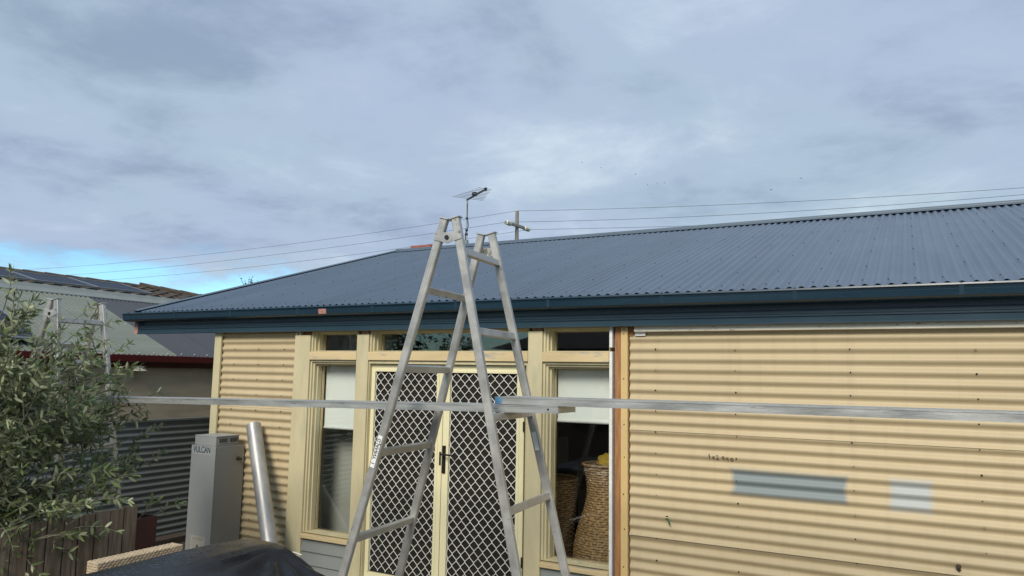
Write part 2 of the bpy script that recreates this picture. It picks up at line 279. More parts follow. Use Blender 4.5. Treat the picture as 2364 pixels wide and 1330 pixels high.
# ------------------------------------------------------------------ mesh helpers
class MB:
    def __init__(self): self.v = []; self.f = []; self.m = []; self.slot = 0
    def add(self, vs, fs):
        o = len(self.v); self.v += [tuple(x) for x in vs]; self.f += [tuple(i+o for i in f) for f in fs]; self.m += [self.slot]*len(fs)
    def box(self, a, b):
        x0, x1 = sorted((a[0], b[0])); y0, y1 = sorted((a[1], b[1])); z0, z1 = sorted((a[2], b[2]))
        self.add([(x0,y0,z0),(x1,y0,z0),(x1,y1,z0),(x0,y1,z0),(x0,y0,z1),(x1,y0,z1),(x1,y1,z1),(x0,y1,z1)],
                 [(0,3,2,1),(4,5,6,7),(0,1,5,4),(1,2,6,5),(2,3,7,6),(3,0,4,7)]); return self
    def bar(self, p0, p1, w, d, side, ch=0.0):
        """a rectangular bar from p0 to p1: w along `side`, d along the third axis, ch = chamfer"""
        p0, p1 = Vector(p0), Vector(p1); t = (p1-p0).normalized(); s = Vector(side); s = (s - t*s.dot(t)).normalized(); n = t.cross(s)
        hw, hd = w/2, d/2
        prof = [(-hw,-hd),(hw,-hd),(hw,hd),(-hw,hd)] if not ch else [(-hw+ch,-hd),(hw-ch,-hd),(hw,-hd+ch),(hw,hd-ch),(hw-ch,hd),(-hw+ch,hd),(-hw,hd-ch),(-hw,-hd+ch)]
        k = len(prof); vs = [p + s*a + n*b for p in (p0, p1) for a, b in prof]
        fs = [tuple(range(k))[::-1], tuple(range(k, 2*k))] + [(i, (i+1) % k, k+(i+1) % k, k+i) for i in range(k)]
        self.add(vs, fs); return self
    def tube(self, pts, r, n=8, caps=True):
        pts = [Vector(p) for p in pts]; rs = r if isinstance(r, (list, tuple)) else [r]*len(pts)
        t0 = (pts[1]-pts[0]).normalized(); a = t0.orthogonal().normalized(); vs = []
        for i, p in enumerate(pts):
            t = (pts[min(i+1, len(pts)-1)] - pts[max(i-1, 0)]).normalized()
            a = (a - t*a.dot(t)).normalized(); b = t.cross(a)
            for k in range(n):
                w = 2*math.pi*k/n; vs.append(p + (a*math.cos(w) + b*math.sin(w))*rs[i])
        fs = [(i*n+k, i*n+(k+1) % n, (i+1)*n+(k+1) % n, (i+1)*n+k) for i in range(len(pts)-1) for k in range(n)]
        if caps: fs += [tuple(range(n))[::-1], tuple(range((len(pts)-1)*n, len(pts)*n))]
        self.add(vs, fs); return self
    def extrude(self, prof, p0, p1, ax, az, closed=True):
        """profile of (a, b) along vectors ax, az swept from p0 to p1"""
        p0, p1, ax, az = Vector(p0), Vector(p1), Vector(ax), Vector(az); k = len(prof)
        vs = [p + ax*a + az*b for p in (p0, p1) for a, b in prof]
        fs = [(i, (i+1) % k, k+(i+1) % k, k+i) for i in range(k if closed else k-1)]
        if closed: fs += [tuple(range(k))[::-1], tuple(range(k, 2*k))]
        self.add(vs, fs); return self
    def sheet(self, prof, p0, p1, ax, an, th=0.0012):
        """open profile (a, n) with thickness th along an, swept p0 -> p1"""
        back = [(a, b+th) for a, b in reversed(prof)]
        k = len(prof); full = prof + back; p0, p1, ax, an = Vector(p0), Vector(p1), Vector(ax), Vector(an); K = len(full)
        vs = [p + ax*a + an*b for p in (p0, p1) for a, b in full]
        fs = [(i, (i+1) % K, K+(i+1) % K, K+i) for i in range(K)]
        for e in (0, K):
            for i in range(k-1): fs.append((e+i, e+i+1, e+K-2-i, e+K-1-i))
        self.add(vs, fs); return self
    def obj(self, name, m, parent=None, smooth=False, label=None, cat=None, group=None, kind=None, bevel=0.0):
        me = bpy.data.meshes.new(name); me.from_pydata(self.v, [], self.f); me.update()
        ms = m if isinstance(m, (list, tuple)) else [m]
        for q in ms: me.materials.append(MATS[q])
        if len(ms) > 1: me.polygons.foreach_set('material_index', self.m)
        import bmesh
        bm = bmesh.new(); bm.from_mesh(me); bmesh.ops.recalc_face_normals(bm, faces=bm.faces); bm.to_mesh(me); bm.free()
        if smooth:
            me.polygons.foreach_set('use_smooth', [True]*len(me.polygons))
            try: me.set_sharp_from_angle(angle=rad(38))
            except Exception: pass
        o = link(name, me, parent)
        if bevel:
            b = o.modifiers.new('bevel', 'BEVEL'); b.width = bevel; b.segments = 2; b.limit_method = 'ANGLE'; b.angle_limit = rad(40)
        tag(o, label, cat, group, kind); return o

def link(name, me, parent=None):
    o = bpy.data.objects.new(name, me); COL.objects.link(o)
    if parent:
        o.parent = parent; o.matrix_parent_inverse = INV.get(parent.name, Matrix())
    return o
INV = {}
def tag(o, label=None, cat=None, group=None, kind=None):
    for k, v in (('label', label), ('category', cat), ('group', group), ('kind', kind)):
        if v: o[k] = v
    return o
def empty(name, loc, label, cat, group=None):
    o = bpy.data.objects.new(name, None); COL.objects.link(o); o.location = loc; o.empty_display_size = 0.1
    INV[o.name] = Matrix.Translation(-Vector(loc)); return tag(o, label, cat, group)
def corr(s0, s1, P=0.076, A=0.0100, phase=0.0, seg=8):
    """corrugated profile between s0 and s1: -A (towards the viewer side) at s = phase + k P"""
    n = max(2, int(round((s1-s0)/P*seg))); return [(s0+(s1-s0)*i/n, -A*math.cos(2*math.pi*(s0+(s1-s0)*i/n-phase)/P)) for i in range(n+1)]
def text_mesh(body, size, name, m, parent, mtx, extrude=0.0008, offset=0.0, sx=1.0):
    cu = bpy.data.curves.new(name, 'FONT'); cu.body = body; cu.size = size; cu.extrude = extrude; cu.offset = offset; cu.align_x = 'CENTER'; cu.align_y = 'CENTER'
    to = bpy.data.objects.new('tmp_text', cu); COL.objects.link(to)
    dg = bpy.context.evaluated_depsgraph_get(); me = bpy.data.meshes.new_from_object(to.evaluated_get(dg)); bpy.data.objects.remove(to)
    me.transform(mtx @ Matrix.Diagonal((sx, 1, 1, 1))); me.materials.clear(); me.materials.append(MATS[m]); me.name = name
    return link(name, me, parent)
def frame_mtx(o, x, y):
    x, y = Vector(x).normalized(), Vector(y).normalized(); z = x.cross(y)
    m = Matrix((x, y, z)).transposed().to_4x4(); m.translation = o; return m

# ------------------------------------------------------------------ ground
g = MB(); g.add([(-400,-400,-0.03),(400,-400,-0.03),(400,400,-0.03),(-400,400,-0.03)], [(0,1,2,3)])
g.obj('ground', 'grass_ground', kind='structure')
g = MB(); g.box((-4.95, -9.4, -0.028), (6, 0.2, 0.0)); g.obj('patio', 'concrete', kind='structure')
g = MB(); g.box((-8.15, -9.4, -0.028), (-4.958, 2.5, -0.004)); g.obj('garden_bed', 'soil', kind='structure')

# ------------------------------------------------------------------ the house
XL, XR = -6.45, 4.2                       # wall ends
YF = -0.09                                # fascia plane
EY, EZ = -0.165, 2.694                    # roof sheet edge
RY = 4.49; RZ = 4.097; TP = (RZ-EZ)/(RY-EY); PIT = math.atan(TP)
RX0, RX1 = -7.58, 4.8
H = empty('house', (-1, 4, 0), 'beige corrugated steel cottage with blue steel gable roof and cream framed doors', 'house')

# corrugated wall cladding, sheets lying one over the other
PH = 2.365 + 0.019
def cladding(x0, x1, zs):
    for i in range(len(zs)-1):
        zt, zb = zs[i], zs[i+1]
        off = -0.0016*(i % 2 == 0)
        prof = [(z, d - 0.0048*(zt-z)/(zt-zb)) for z, d in corr(zb-0.010, zt, phase=PH)]
        if abs(zb-0.954) < 0.01: prof = [(z, d-0.007*max(0, 1-(z-zb+0.010)/0.030)) for z, d in prof]
        MB().sheet(prof, (x0, 0, 0), (x1, 0, 0), (0, 0, 1), (0, 1, 0)).obj('cladding_sheet', 'cladding', H, True)
laps = [2.452, 1.714, 0.954, 0.194, 0.03]
cladding(-1.90, XR, laps)
cladding(XL+0.085, -5.275, [2.50, 1.73, 0.97, 0.21, 0.03])
b = MB(); b.box((XL, -0.034, 0), (XL+0.098, -0.012, 2.47)); b.obj('corner_trim', 'cream_paint', H, bevel=0.002)

# fixings: dark holes and pale screw heads on the crests
hb, sb = MB(), MB()
def dot(mb, x, z, r, y=-0.0135):
    mb.tube([(x, y+0.006, z), (x, y, z), (x, y-0.0012, z)], [r, r, r*0.6], 8)
cols = [onY(1515, 843).x, onY(1698, 843).x, onY(1962, 843).x, onY(2253, 850).x, 0.85, 1.45, 2.05]
k = 0
for cx in cols:
    z = PH - 0.076*1
    while z > 0.1:
        x = cx + random.uniform(-0.004, 0.004); q = random.random()
        if q < 0.62: dot(hb, x, z-0.004, random.choice((0.0035, 0.005, 0.0062)))
        else: dot(sb, x, z-0.004, 0.0085)
        z -= 0.076*2
for cx in (onY(545, 800).x, onY(600, 800).x, onY(658, 800).x):
    z = PH - 0.076*1
    while z > 0.1:
        dot(hb, cx+random.uniform(-0.004, 0.004), z-0.004, 0.0058); z -= 0.076*2
hb.obj('nail_holes', 'hole_dark', H, kind='stuff'); sb.obj('wall_screws', 'screw_beige', H, True, kind='stuff')

# handwriting on the cladding: 1 x 2 940
def stroke(mb, pts, r=0.0016):
    fine = [(pts[i][0]+(pts[i+1][0]-pts[i][0])*k/4, pts[i][1]+(pts[i+1][1]-pts[i][1])*k/4) for i in range(len(pts)-1) for k in range(4)] + [pts[-1]]
    mb.tube([(x, -0.0100*math.cos(2*math.pi*(z-PH)/0.076)-0.0048, z) for x, z in fine], r, 5)
tb = MB(); t0 = onY(1636, 1052); t1 = onY(1698, 1056); sc = (t1.x-t0.x)/6.0
glyphs = [(0.0, [[(0, .75), (.3, 1), (.3, 0)], [(0.1, .5), (.45, .55)]]), (0.95, [[(0, .7), (.5, .15)], [(.5, .75), (0, .1)]]),
          (1.8, [[(0, .8), (.25, 1), (.5, .8), (.4, .5), (0, .1), (.6, .12)]]),
          (3.1, [[(.5, .75), (.25, .95), (0, .75), (.2, .5), (.5, .65), (.55, .9), (.45, 0)]]),
          (4.05, [[(.1, .9), (0, .5), (.5, .5)], [(.45, .95), (.42, 0)]]), (5.05, [[(.3, .8), (0, .6), (.05, .25), (.35, .12), (.6, .4), (.5, .75), (.3, .8)]])]
for gx, sts in glyphs:
    for st in sts:
        stroke(tb, [(t0.x + (gx+px)*sc*0.98, t0.z - 0.022 + pz*0.034 - 0.002*gx) for px, pz in st])
tb.obj('handwriting', 'ink', H, label='handwritten black marks reading 1x2 940')

# cable stub poking out of a hole, and a broken tap fitting
p = onY(1541, 1195)
b = MB(); b.tube([(p.x, 0.0, p.z), (p.x, -0.013, p.z)], 0.014, 12); b.obj('cable_hole', 'hole_dark', H)
b = MB()
for i in range(4):
    b.tube([(p.x+0.004*i-0.004, 0.0, p.z-0.002*i), (p.x+0.01+0.003*i, -0.03, p.z-0.012), (p.x+0.022+0.003*i, -0.035, p.z-0.035-0.003*i)], 0.0028, 6)
b.obj('cable_stub', 'cable_green', H, True)
p = onY(2213, 1307)
b = MB(); b.tube([(p.x, 0, p.z), (p.x, -0.02, p.z), (p.x, -0.024, p.z)], [0.014, 0.014, 0.009], 12); b.tube([(p.x-0.012, -0.012, p.z-0.016), (p.x+0.013, -0.012, p.z-0.02)], 0.004, 6)
b.tube([(p.x, 0, p.z-0.028), (p.x, -0.013, p.z-0.028)], 0.005, 8)
b.obj('pipe_stub', 'sleeper', H, True)

# opening frame: posts, rails, studs
T = -0.045
def post(name, xa, xb, z0, z1, m, y0=T, y1=0.05, **k):
    b = MB(); b.box((xa, y0, z0), (xb, y1, z1)); return b.obj(name, m, H, bevel=0.003, **k)
pA0, pA1, pB0, pB1, pC0, pC1 = -5.301, -5.104, -4.527, -4.389, -2.749, -2.621
ZT = 2.437
post('post', pA0, pA1, 0, ZT, 'cream_paint'); post('post', pB0, pB1, 0, ZT, 'cream_paint'); post('post', pC0, pC1, 0, 2.447, 'cream_paint')
post('stud_end', pA0+0.07, pA1-0.02, ZT+0.001, 2.60, 'raw_timber', -0.005, 0.09); post('packer', pA0, pA0+0.025, ZT+0.001, 2.5, 'cream_paint', -0.04, 0.0)
post('packer', pA0+0.04, pA0+0.066, ZT+0.001, 2.49, 'cream_paint', -0.038, 0.0)
post('stud_end', pB0+0.03, pB1-0.02, ZT+0.001, 2.60, 'pale_timber', -0.02, 0.09); post('stud_end', pC0+0.02, pC1-0.012, 2.448, 2.60, 'pale_timber', -0.02, 0.09)
W0, W1 = -2.053, -2.029
post('white_strip', W0, W1, 0.0, 2.285, 'white_trim', -0.04, 0.05)
post('white_strip', W0, W1, 2.315, 2.6, 'white_trim', -0.04, 0.05)
post('stud', -2.014, -1.966, 0.0, 2.62, 'raw_timber', -0.022, 0.07)
post('gap_dark_backing', -2.03, -1.905, 0.0, 2.6, 'hole_dark', 0.074, 0.09)  # near-black sheet behind the stud; the gap's shade is in its colour
post('trim_board', -1.964, -1.910, 0.0, 2.47, 'yellow_paint', -0.030, 0.06)
b = MB()
for z in (2.455, 2.42, 2.08, 1.74, 1.5, 1.23, 0.98, 0.71): b.tube([(-1.937+random.uniform(-.008, .008), -0.028, z), (-1.937, -0.0312, z)], 0.005, 8)
b.obj('nail_holes', 'hole_dark', H, kind='stuff')
post('stud_end', -1.905, -1.875, 2.40, 2.6, 'raw_timber', -0.008, 0.06)
# white packing board along the top of the cladding
b = MB(); b.box((-1.852, -0.050, 2.433), (XR, 0.04, 2.60)); b.obj('packing_board', 'white_board', H, bevel=0.003)
b = MB(); b.box((-1.852, -0.020, 2.404), (-1.775, -0.0105, 2.432)); b.obj('packer', 'white_trim', H)

GY = 0.085                                 # glass plane
def stepped(mb, x0, x1, z0, z1, steps, rb=1.0):
    """four-sided stepped frame: steps = [(inset0, inset1, y0, y1)]; rb scales the insets of the right and bottom members"""
    for i0, i1, y0, y1 in steps:
        j0, j1 = i0*rb, i1*rb
        mb.box((x0+i0, y0, z0+j0), (x0+i1, y1, z1-i0)); mb.box((x1-j1, y0, z0+j0), (x1-j0, y1, z1-i0))
        mb.box((x0+i1, y0, z1-i1), (x1-j1, y1, z1-i0)); mb.box((x0+i1, y0, z0+j0), (x1-j1, y1, z0+j1))
STEPS = [(0.0, 0.018, -0.026, GY-0.02), (0.018, 0.036, -0.006, GY-0.01), (0.036, 0.050, 0.028, GY-0.004)]
def window(x0, x1, z0, z1, blind=None, name='window', low_sill=False, label=None):
    RBK = 0.2; b = MB(); stepped(b, x0, x1, z0, z1, STEPS, RBK)
    wv = b.obj(name, 'cream_paint', H, bevel=0.002, label=label)
    b = MB(); b.box((x0+0.051, GY+0.001, z0+0.011), (x1-0.011, GY+0.005, z1-0.051)); b.obj('pane', 'glass', wv)
    b = MB(); stepped(b, x0, x1, z0, z1, [(0.036, 0.056, GY+0.007, GY+0.03)], RBK); b.obj('inner_bead', 'rail_paint', wv)
    if blind:
        b = MB(); b.box((x0+0.052, GY+0.060, blind), (x1-0.014, GY+0.063, z1-0.03)); b.obj('roller_blind', 'blind', wv)
        b = MB(); b.tube([(x0+0.052, GY+0.0615, blind-0.012), (x1-0.014, GY+0.0615, blind-0.012)], 0.013, 10); b.obj('blind_bar', 'blind_bar', wv, True)
    return wv
def rail(x0, x1, z0=2.202, z1=2.279):
    b = MB(); b.box((x0, T-0.004, z0), (x1, 0.05, z1)); b.obj('transom_rail', 'rail_paint', H, bevel=0.004)
rail(pA1+0.001, pB0-0.001); rail(pB1+0.001, pC0-0.001); rail(pC1+0.001, W0-0.001)
window(pA1+0.002, pB0-0.002, 2.281, 2.500, name='transom_window'); window(pB1+0.002, pC0-0.002, 2.281, 2.500, name='transom_window'); window(pC1+0.002, W0-0.002, 2.281, 2.500, name='transom_window')
window(pA1+0.002, pB0-0.002, 0.600, 2.200, blind=1.57, label='narrow window with white blind left of the doors')
window(pC1+0.002, W0-0.002, 0.670, 2.200, blind=1.745, label='narrow window with white blind right of the doors')
for x0, x1, zt in ((pA1+0.001, pB0-0.001, 0.598), (pC1+0.001, W0-0.001, 0.668)):
    b = MB(); b.extrude([(-0.062, -0.045), (-0.062, -0.012), (0.06, 0.0), (0.06, -0.045)], (x0, 0, zt), (x1, 0, zt), (0, 1, 0), (0, 0, 1)); b.obj('sill', 'rail_paint', H, bevel=0.003)
    z = zt-0.046
    while z > 0.02:
        z2 = max(z-0.118, 0.0)
        b = MB(); b.extrude([(-0.034, z2), (-0.014, z), (0.02, z), (0.02, z2)], (x0, 0, 0), (x1, 0, 0), (0, 1, 0), (0, 0, 1)); b.obj('weatherboard', 'grey_board', H); z = z2-0.0005

# security screen doors
FLZ = 0.25
def strand(mb, pts, y, w=0.0050, d=0.003):
    vs = []; k = len(pts)
    for i, (x, z) in enumerate(pts):
        a = Vector(pts[max(i-1, 0)]); c = Vector(pts[min(i+1, k-1)]); t = (c-a).normalized(); n = Vector((-t.y, t.x))*w/2
        vs += [(x+n.x, y, z+n.y), (x-n.x, y, z-n.y), (x-n.x, y+d, z-n.y), (x+n.x, y+d, z+n.y)]
    fs = [(4*i+j, 4*i+(j+1) % 4, 4*i+4+(j+1) % 4, 4*i+4+j) for i in range(k-1) for j in range(4)]
    mb.add(vs, fs)
def door(x0, x1, hinge_left, label):
    z0, z1 = FLZ, 2.168; wst = 0.066; yd = 0.008
    b = MB()
    for (a0, a1, c0, c1) in ((x0, x0+wst, z0, z1), (x1-wst, x1, z0, z1), (x0+wst, x1-wst, z1-wst, z1), (x0+wst, x1-wst, z0, z0+0.09)): b.box((a0, yd, c0), (a1, yd+0.032, c1))
    for (a0, a1, c0, c1) in ((x0+wst*0.62, x0+wst, z0+0.09, z1-wst), (x1-wst, x1-wst*0.62, z0+0.09, z1-wst), (x0+wst, x1-wst, z1-wst, z1-wst*0.66)): b.box((a0, yd-0.006, c0), (a1, yd-0.0005, c1))
    d = b.obj('screen_door', 'door_paint', H, bevel=0.002, label=label)
    g = MB(); cw, chh = 0.0844, 0.094; gx0, gx1, gz0, gz1 = x0+wst, x1-wst, z0+0.09, z1-wst
    n = int((gx1-gx0)/(cw/2))+2; rows = int((gz1-gz0)/(chh/2))+2
    for i in range(n):
        pts = []
        for j in range(rows):
            s = 1 if (i+j) % 2 else -1
            xm = gx0 - cw*0.1 + i*cw/2; zz = gz1 - j*chh/2
            e = cw/4 - 0.0022
            for dz in (0.0065, -0.0065):
                pts.append((xm + s*e, zz+dz))
        pts = [(min(max(x, gx0), gx1), z) for x, z in pts if gz0-0.004 <= z <= gz1+0.004]
        if i*cw/2 - cw*0.1 < gx1-gx0+0.01: strand(g, pts, yd+0.010)
    g.obj('grille', 'grille_white', d)
    s = MB(); s.box((gx0-0.01, yd+0.022, gz0-0.01), (gx1+0.01, yd+0.024, gz1+0.01)); s.obj('fly_screen', 'fly_screen', d)
    h = MB(); hx = x0 if hinge_left else x1
    for zz in (1.90, 1.68, 0.62):
        h = MB(); h.tube([(hx, yd-0.006, zz-0.04), (hx, yd-0.006, zz+0.04)], 0.007, 8); h.obj('hinge', 'black_plastic', d)
    return d
dL = door(-4.403, -3.592, True, 'cream security screen door, left leaf')
dR = door(-3.586, -2.802, False, 'cream security screen door with black lever handle, right leaf')
hz = 1.368
b = MB(); b.box((-3.578, -0.004, hz-0.115), (-3.546, 0.007, hz+0.115)); b.tube([(-3.562, 0, hz+0.045), (-3.562, -0.045, hz+0.045), (-3.50, -0.05, hz+0.045), (-3.44, -0.05, hz+0.043)], 0.0085, 8)
b.tube([(-3.562, 0, hz-0.06), (-3.562, -0.01, hz-0.06)], 0.009, 10); b.obj('lever_handle', 'black_plastic', dR, bevel=0.002)
b = MB(); b.box((-3.612, 0.002, hz-0.05), (-3.596, 0.0075, hz+0.06)); b.obj('strike_plate', 'black_plastic', dL)
# door jamb and head
b = MB(); b.box((pB1+0.001, -0.030, 0.2), (pB1+0.010, 0.06, 2.2)); b.box((pC0-0.020, -0.030, 0.2), (pC0-0.001, 0.06, 2.2)); b.box((pB1+0.010, -0.030, 2.172), (pC0-0.020, 0.06, 2.2))
b.obj('door_jamb', 'cream_paint', H, bevel=0.002)
b = MB(); b.box((pB1+0.001, -0.12, 0.0), (pC0-0.001, 0.06, FLZ-0.006)); b.obj('door_step', 'concrete', H)

# structure behind the cladding: walls, floor, ceiling
def slab(name, a, c, m): b = MB(); b.box(a, c); return b.obj(name, m, H)
slab('inner_wall', (XL+0.02, 0.02, 0), (pA0+0.03, 0.14, 2.6), 'interior'); slab('inner_wall', (-1.905, 0.095, 0), (XR, 0.2, 2.6), 'interior')
slab('wall_end', (XL+0.001, 0.141, 0), (XL+0.12, 8.6, 2.6), 'cladding'); slab('wall_end', (XR-0.12, 0.201, 0), (XR, 8.6, 2.6), 'cladding'); slab('wall_rear', (XL, 8.601, 0), (XR, 8.7, 2.6), 'cladding')
slab('inner_wall', (XL+0.121, 3.4, 0.2), (XR-0.121, 3.5, 2.6), 'interior'); slab('floor', (XL+0.121, 0.101, 0.0), (XR-0.121, 8.3, FLZ-0.01), 'interior_floor')
slab('inner_lining', (XL+0.121, 0.141, FLZ), (XL+0.145, 3.399, 2.6), 'pale_lining'); slab('skirting', (XL+0.146, 0.141, FLZ), (XL+0.165, 3.399, FLZ+0.14), 'interior_floor'); slab('added_pale_panel', (XL+0.166, 0.40, FLZ), (-4.46, 0.48, 2.6), 'pale_lining'); slab('ceiling', (XL+0.121, 0.1, 2.602), (XR-0.121, 8.3, 2.64), 'interior')  # pale panel added behind the left window to turn its dark pane grey
slab('soffit', (RX0+0.05, YF+0.022, 2.484), (XR+0.3, -0.001, 2.490), 'grey_board')
b = MB(); b.extrude([(0.0, 2.61), (8.98, 2.61), (4.49, 3.93)], (XL+0.002, 0, 0), (XL+0.10, 0, 0), (0, 1, 0), (0, 0, 1)); b.obj('gable_wall', 'cladding', H)
b = MB(); b.extrude([(0.0, 2.61), (8.98, 2.61), (4.49, 3.93)], (XR-0.10, 0, 0), (XR, 0, 0), (0, 1, 0), (0, 0, 1)); b.obj('gable_wall', 'cladding', H)

# roof sheets (front slope one object per sheet, rear slope copies)
sv_, nv_ = Vector((0, math.cos(PIT), math.sin(PIT))), Vector((0, -math.sin(PIT), math.cos(PIT)))
LEN = (RY-EY)/math.cos(PIT) - 0.03
nsh = int(math.ceil((RX1-RX0)/0.762)); prof = [(a, -d) for a, d in corr(0, 0.762+0.02, phase=0.0, A=0.0105)]
src = None
for i in range(nsh):
    x = RX0 + i*0.762
    if src is None:
        b = MB(); b.sheet(prof, (0, 0, 0), sv_*LEN, (1, 0, 0), nv_, 0.0011); src = b.obj('roof_sheet', 'roof_steel', H, True); o = src
    else: o = src.copy(); COL.objects.link(o)
    o.location = Vector((x, EY, EZ+0.010)) + nv_*(0.0015*(i % 2))
    o2 = src.copy(); COL.objects.link(o2); o2.rotation_euler = (0, 0, math.pi); o2.location = (x+0.762, 2*RY-EY, EZ+0.010+0.001*(i % 2))
sb = MB()
y = EY+0.12; first = True; row = 0
while (y-EY)/math.cos(PIT) < LEN-0.1:
    step = 2 if first else 4
    for kx in range(int((RX1-RX0)/0.076)):
        if kx % step: continue
        x = RX0 + kx*0.076; sh = int((x-RX0)/0.762+1e-6)
        p = Vector((x, EY, EZ+0.010)) + sv_*((y-EY)/math.cos(PIT)) + nv_*(0.0105+0.0015*(sh % 2))
        sb.tube([p, p+nv_*0.003, p+nv_*0.0041, p+nv_*0.010], [0.006, 0.006, 0.004, 0.004], 6)
    y += 0.82*math.cos(PIT) if not first else 0.55; first = False
sb.obj('roof_screws', 'screw_steel', H, kind='stuff')
# ridge capping: two flanges and a roll, resting on the crests
b = MB(); fl = 0.185; ca, sa = math.cos(PIT), math.sin(PIT); zt = RZ+0.028
pr = [(-fl*ca, -fl*sa-0.006), (-fl*ca, -fl*sa), (-0.03, -0.03*TP)] + [(0.030*math.sin(a), 0.004+0.022*math.cos(a)) for a in [rad(q) for q in range(-75, 76, 25)]] + [(0.03, -0.03*TP), (fl*ca, -fl*sa), (fl*ca, -fl*sa-0.006)]
b.sheet(pr, (RX0-0.02, RY, zt), (RX1, RY, zt), (0, 1, 0), (0, 0, 1), 0.0015); b.obj('ridge_cap', 'ridge_steel', H, True)
# barge capping on the gable edge
b = MB(); e0 = Vector((RX0, EY-0.01, EZ+0.010)); e1 = e0 + sv_*(LEN+0.03)
b.extrude([(-0.045, -0.14), (-0.045, 0.024), (-0.02, 0.030), (0.05, 0.022), (0.05, 0.018), (-0.015, 0.020), (-0.015, -0.14)], e0, e1, (1, 0, 0), nv_); b.obj('barge_cap', 'ridge_steel', H)
b = MB(); sv2, nv2 = Vector((0, -math.cos(PIT), math.sin(PIT))), Vector((0, math.sin(PIT), math.cos(PIT))); e0 = Vector((RX0, 2*RY-EY, EZ+0.01))
b.extrude([(-0.045, -0.14), (-0.045, 0.024), (-0.02, 0.030), (0.05, 0.022), (0.05, 0.018), (-0.015, 0.020), (-0.015, -0.14)], e0, e0+sv2*(LEN+0.03), (1, 0, 0), nv2); b.obj('barge_cap', 'ridge_steel', H)

# fascia: a ribbed steel cover
FX0 = onY(317, 772, YF).x
zb, zt = 2.470, 2.683
def groove(z, d=0.006, h=0.005): return [(0, z-h), (d, z-h*0.6), (d, z+h*0.6), (0, z+h)]
pr = [(0.004, zb), (-0.004, zb+0.004), (-0.004, zb+0.014), (0.001, zb+0.018)]
for z in (2.519, 2.535, 2.563): pr += groove(z, 0.010 if z != 2.535 else 0.005, 0.005)
pr += [(0, zt), (0.02, zt), (0.02, zb)]
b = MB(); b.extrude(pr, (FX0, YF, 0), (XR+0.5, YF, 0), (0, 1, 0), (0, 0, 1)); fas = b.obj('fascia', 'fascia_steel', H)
b = MB(); b.box((FX0-0.062, YF+0.003, zb+0.002), (FX0-0.001, YF+0.02, zt)); b.obj('bare_fascia_end', 'pink_primer', fas, label='unpainted pink end of the fascia')
q = onY(436, 750, YF)
b = MB(); b.box((q.x-0.022, YF-0.0052, zb+0.03), (q.x+0.018, YF-0.0042, 2.575));
# gutter
gp = [(-0.002, 2.60), (-0.095, 2.604), (-0.112, 2.618), (-0.118, 2.650), (-0.119, 2.656), (-0.116, 2.659), (-0.119, 2.663), (-0.121, 2.678), (-0.127, 2.684), (-0.131, 2.680), (-0.128, 2.690), (-0.121, 2.693), (-0.114, 2.690),
      (-0.114, 2.66), (-0.107, 2.622), (-0.094, 2.610), (-0.006, 2.607), (-0.002, 2.66)]
GX0 = onY(284, 725, YF-0.12).x
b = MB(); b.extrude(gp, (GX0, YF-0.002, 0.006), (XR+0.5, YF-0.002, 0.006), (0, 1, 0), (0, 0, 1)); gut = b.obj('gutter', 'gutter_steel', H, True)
b = MB(); b.extrude([(a, z) for a, z in gp[:13]] + [(-0.002, 2.69)], (GX0-0.003, YF-0.002, 0.006), (GX0-0.0002, YF-0.002, 0.006), (0, 1, 0), (0, 0, 1)); b.obj('gutter_end_cap', 'gutter_steel', gut)
for px in (299, 405, 533, 688, 860, 1052, 1265, 1528, 1836, 2222):
    x = onY(px, 705, YF-0.12).x
    b = MB(); b.sheet([(a-0.003, z+0.006) for a, z in gp[1:8]], (x-0.013, YF-0.002, 0), (x+0.013, YF-0.002, 0), (0, 1, 0), (0, 0, 1), 0.0015)
    b.box((x-0.004, YF-0.135, 2.694), (x+0.004, YF-0.10, 2.703)); b.obj('gutter_bracket', 'fascia_steel', gut)
x = onY(745, 708, YF-0.12).x
b = MB(); b.sheet([(a-0.0035, z+0.006) for a, z in gp[2:7]], (x-0.05, YF-0.002, 0), (x+0.045, YF-0.002, 0), (0, 1, 0), (0, 0, 1), 0.001); b.obj('primer_patch', 'pink_primer', gut, label='patch of pink primer on the gutter')

# brick chimney showing its top course over the ridge
cy0 = RY+0.14; cy1 = cy0+0.38; cx0 = onY(947, 568, cy0).x; cx1 = cx0+0.425; ctop = onY(970, 566, cy0).z
b = MB(); b.box((cx0+0.012, cy0+0.012, 3.6), (cx1-0.012, cy1-0.012, ctop-0.006)); chm = b.obj('chimney', 'mortar', H)
bl = MB(); bl.box((-0.1, -0.05, -0.035), (0.1, 0.05, 0.035)); bsrc = None
for c in range(3):
    z = ctop-0.036-0.08*c
    for s in (0, 1):
        for kx in range(2):
            x = cx0+0.105+0.21*kx; y = cy0+0.05 if s == 0 else cy1-0.05
            if bsrc is None: bsrc = bl.obj('brick', 'brick', chm, bevel=0.004); o = bsrc
            else: o = bsrc.copy(); COL.objects.link(o)
            o.location = (x + (0.0 if c % 2 else 0.002), y, z)
    for kx in (cx0+0.05, cx1-0.05):
        o = bsrc.copy(); COL.objects.link(o); o.rotation_euler = (0, 0, math.pi/2); o.location = (kx, (cy0+cy1)/2, z); o.scale = (0.88, 0.99, 1)

